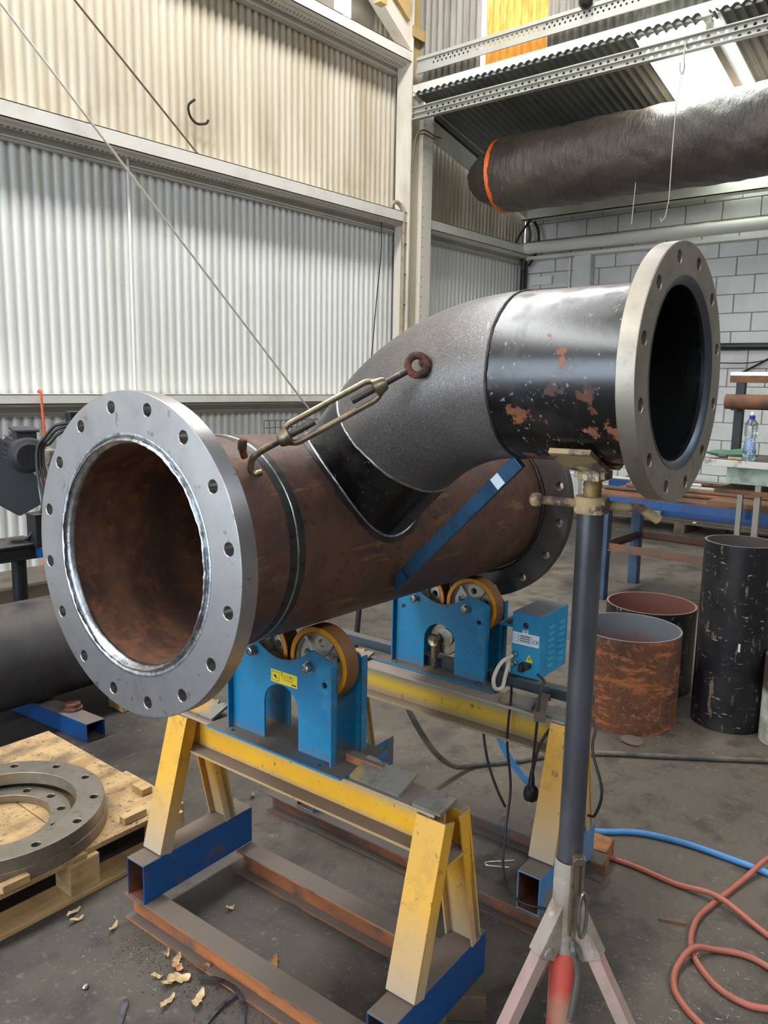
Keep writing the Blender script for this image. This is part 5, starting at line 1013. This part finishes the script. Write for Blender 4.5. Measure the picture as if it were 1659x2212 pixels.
mb = MB(); mb.tube([(2.55, 2.33, .0), (2.52, 2.24, .62)], .012, 8); tag(obj('black_stick', mb, M_rubber), 'thin black stick standing behind the far roller stand', 'stick')

# ================================================================== FLOOR LITTER
lf = []
def leaf(x, y, z, L, wd, rz, curl, m, lab):
    mb = MB(); k = 9; vs = []
    for i in range(k+1):
        t = i/k; w_ = 1.7*wd*(math.sin(PI*min(1, t*.92+.06))**.6)*(1+.25*math.sin(t*17+L*300)); xx = L*(t-.5); zz = curl*(2*t-1)**2+.004*math.sin(6*t)
        yb = .35*wd*math.sin(PI*t*1.3)
        vs += [(xx, yb-w_/2, zz+.004), (xx, yb, zz), (xx, yb+w_/2, zz+.005)]
    mb.add(vs, [f for i in range(k) for f in ((3*i, 3*i+3, 3*i+4, 3*i+1), (3*i+1, 3*i+4, 3*i+5, 3*i+2))])
    o = obj('dry_leaf', mb, m, smooth=60, fix=False); o.location = (x, y, z); o.rotation_euler = (0, 0, rz); tag(o, lab, 'leaf', 'dry leaves on the floor')
LV = [(1.154, 1.68, .05, .012, .9, M_leaf, 'curled dry leaf standing up against the near rail'), (1.111, 1.616, .06, .022, -.4, M_leaf, 'widest pale dry leaf beside the near rail'), (1.083, 1.626, .035, .014, .3, M_leaf, 'small pale leaf left of the widest dry leaf'),
    (1.078, 1.669, .03, .008, -.8, M_leaf, 'tiny curved leaf furthest from the rail'), (1.044, 1.571, .055, .010, .35, M_leaf, 'slender leaf lying below the widest dry leaf'), (1.101, 1.516, .065, .014, .7, M_leaf, 'long frayed leaf near the bent steel strip'),
    (1.149, 1.721, .035, .008, 1.0, M_leaf, 'thin leaf sliver near the end of the near rail'), (1.18, 1.599, .03, .022, .2, M_leafb, 'round brown leaf resting beside the near rail'), (1.307, 1.46, .075, .016, .75, M_leafb, 'brown leaf lying inside the near trestle rails'),
    (1.29, 1.641, .028, .008, -.9, M_leaf, 'tiny leaf inside the near trestle rails'), (1.387, 1.742, .025, .01, -.2, M_leaf, 'pale scrap leaf between the near trestle rails'), (1.105, 1.926, .045, .008, .6, M_leaf, 'curved leaf lying left of the near trestle base tube'),
    (1.066, 2.078, .05, .009, .3, M_leaf, 'longer leaf beside the pallet edge'), (1.054, 2.04, .04, .008, -.1, M_leaf, 'shorter leaf beside the pallet edge'), (1.607, 2.02, .03, .012, 1.1, M_leaf, 'pale leaf at the far end of the left base tube'), (1.567, 1.985, .032, .01, .1, M_leaf, 'second pale leaf below the left base tube end'),
    (1.779, 2.163, .03, .012, 1.2, M_leaf, 'upright pale leaf on the floor behind the near trestle leg'), (1.868, 2.2, .025, .01, .9, M_leaf, 'small pale leaf on the floor behind the near trestle beam'), (1.135, 1.655, .035, .014, -1.1, mat('pink-tan leaf', 'c9906a', .7), 'pinkish leaf tucked under the curled dry leaf')]
for i, (x, y, L, wd, rz, m, lab) in enumerate(LV): leaf(x, y, .003, L, wd, rz, .006+.004*(i % 3), m, lab)
def strip(pts, w_, th, m, lab):
    P_ = spline(pts, 6); mb = MB(); vs = []
    for i, p in enumerate(P_):
        a = P_[max(i-1, 0)]; b = P_[min(i+1, len(P_)-1)]; d = (b-a).normalized(); x = d.cross(V((0, 0, 1))).normalized()
        vs += [p+x*w_/2, p-x*w_/2, p-x*w_/2+V((0, 0, th)), p+x*w_/2+V((0, 0, th))]
    n = len(P_); mb.add(vs, [(4*i+a, 4*i+4+a, 4*i+4+(a+1) % 4, 4*i+(a+1) % 4) for i in range(n-1) for a in range(4)]+[(0, 1, 2, 3), (4*n-4, 4*n-1, 4*n-2, 4*n-3)])
    tag(obj('steel_strip', mb, m, smooth=40), lab, 'offcut')
strip([(1.142, 1.575, .012), (1.168, 1.535, .016), (1.18, 1.488, .016), (1.179, 1.453, .014), (1.166, 1.417, .010), (1.13, 1.379, .006), (1.09, 1.34, .004)], .013, .003, M_strip, 'curved blued steel strip looping beside the near rail')
strip([(1.174, 1.459, .008), (1.122, 1.457, .006), (1.076, 1.446, .004), (1.03, 1.43, .003)], .011, .003, M_strip, 'straight blued steel strip under the curved one')
strip([(.98, 1.663, .004), (.968, 1.645, .006), (.93, 1.607, .004), (.89, 1.57, .003)], .013, .003, M_strip, 'short blued strip at the bottom edge of the photo')
mb = MB(); mb.plate([[(-.045, 0), (.035, -.012), (.035, .014)]], 0, .008, lambda u, v, t: (u, v, t)); o = obj('steel_wedge', mb, M_rail, smooth=0); o.location = (2.235, .702, 0); o.rotation_euler = (0, 0, -1.0); tag(o, 'rusty triangular steel wedge on the floor left of the red loop', 'offcut')
mb = MB(); mb.lathe([(0, 0), (.007, .001), (.009, .006), (.006, .011), (0, .012)], 10); o = obj('steel_ball', mb, M_zinc); o.location = (.935, 1.78, 0); tag(o, 'tiny bright steel slug on the floor near the lower left', 'slug')
# swarf and grit: nobody could count it
mb = MB(); rr = random.Random(11)
def curl(x, y, s_):
    a = rr.uniform(0, 6.28); k = 5; pts_ = []; b = rr.uniform(-1.5, 1.5)
    for i in range(k): pts_.append((x+s_*math.cos(a+b*i/k)*i/k, y+s_*math.sin(a+b*i/k)*i/k, .0015+.004*math.sin(PI*i/(k-1))*rr.random()))
    mb.tube(pts_, .0003, 3)
for _ in range(420): curl(1.80+rr.gauss(0, .16), .55+rr.gauss(0, .13), rr.uniform(.004, .02))
for _ in range(220): curl(2.08+rr.gauss(0, .10), .50+rr.gauss(0, .08), rr.uniform(.004, .022))
for _ in range(160): curl(1.12+rr.gauss(0, .09), 1.78+rr.gauss(0, .12), rr.uniform(.003, .012))
for _ in range(140): curl(3.45+rr.gauss(0, .12), 1.12+rr.gauss(0, .1), rr.uniform(.004, .016))
for _ in range(260): curl(rr.uniform(.9, 3.2), rr.uniform(.4, 2.8), rr.uniform(.003, .012))
tag(obj('metal_swarf', mb, M_swarf, smooth=0, fix=False), 'fine bright metal swarf scattered over the workshop floor', 'swarf', kind='stuff')
mb = MB()
def grit(x, y, s_):
    vs = [(x+s_*rr.uniform(.5, 1)*math.cos(a), y+s_*rr.uniform(.5, 1)*math.sin(a), 0) for a in (0, 1.6, 3.1, 4.7)]+[(x, y, s_*rr.uniform(.4, 1))]
    mb.add(vs, [(0, 1, 4), (1, 2, 4), (2, 3, 4), (3, 0, 4)])
for _ in range(900):
    t = rr.random(); grit(1.17+rr.gauss(0, .05)-.03, 1.85-.62*t+rr.gauss(0, .03), rr.uniform(.001, .0045))
for _ in range(900): grit(rr.uniform(.75, 1.6), rr.uniform(1.2, 2.2), rr.uniform(.0006, .0022))
tag(obj('floor_grit', mb, M_dirt, smooth=0), 'dark crumbly grit and dirt gathered along the near rail', 'grit', kind='stuff')
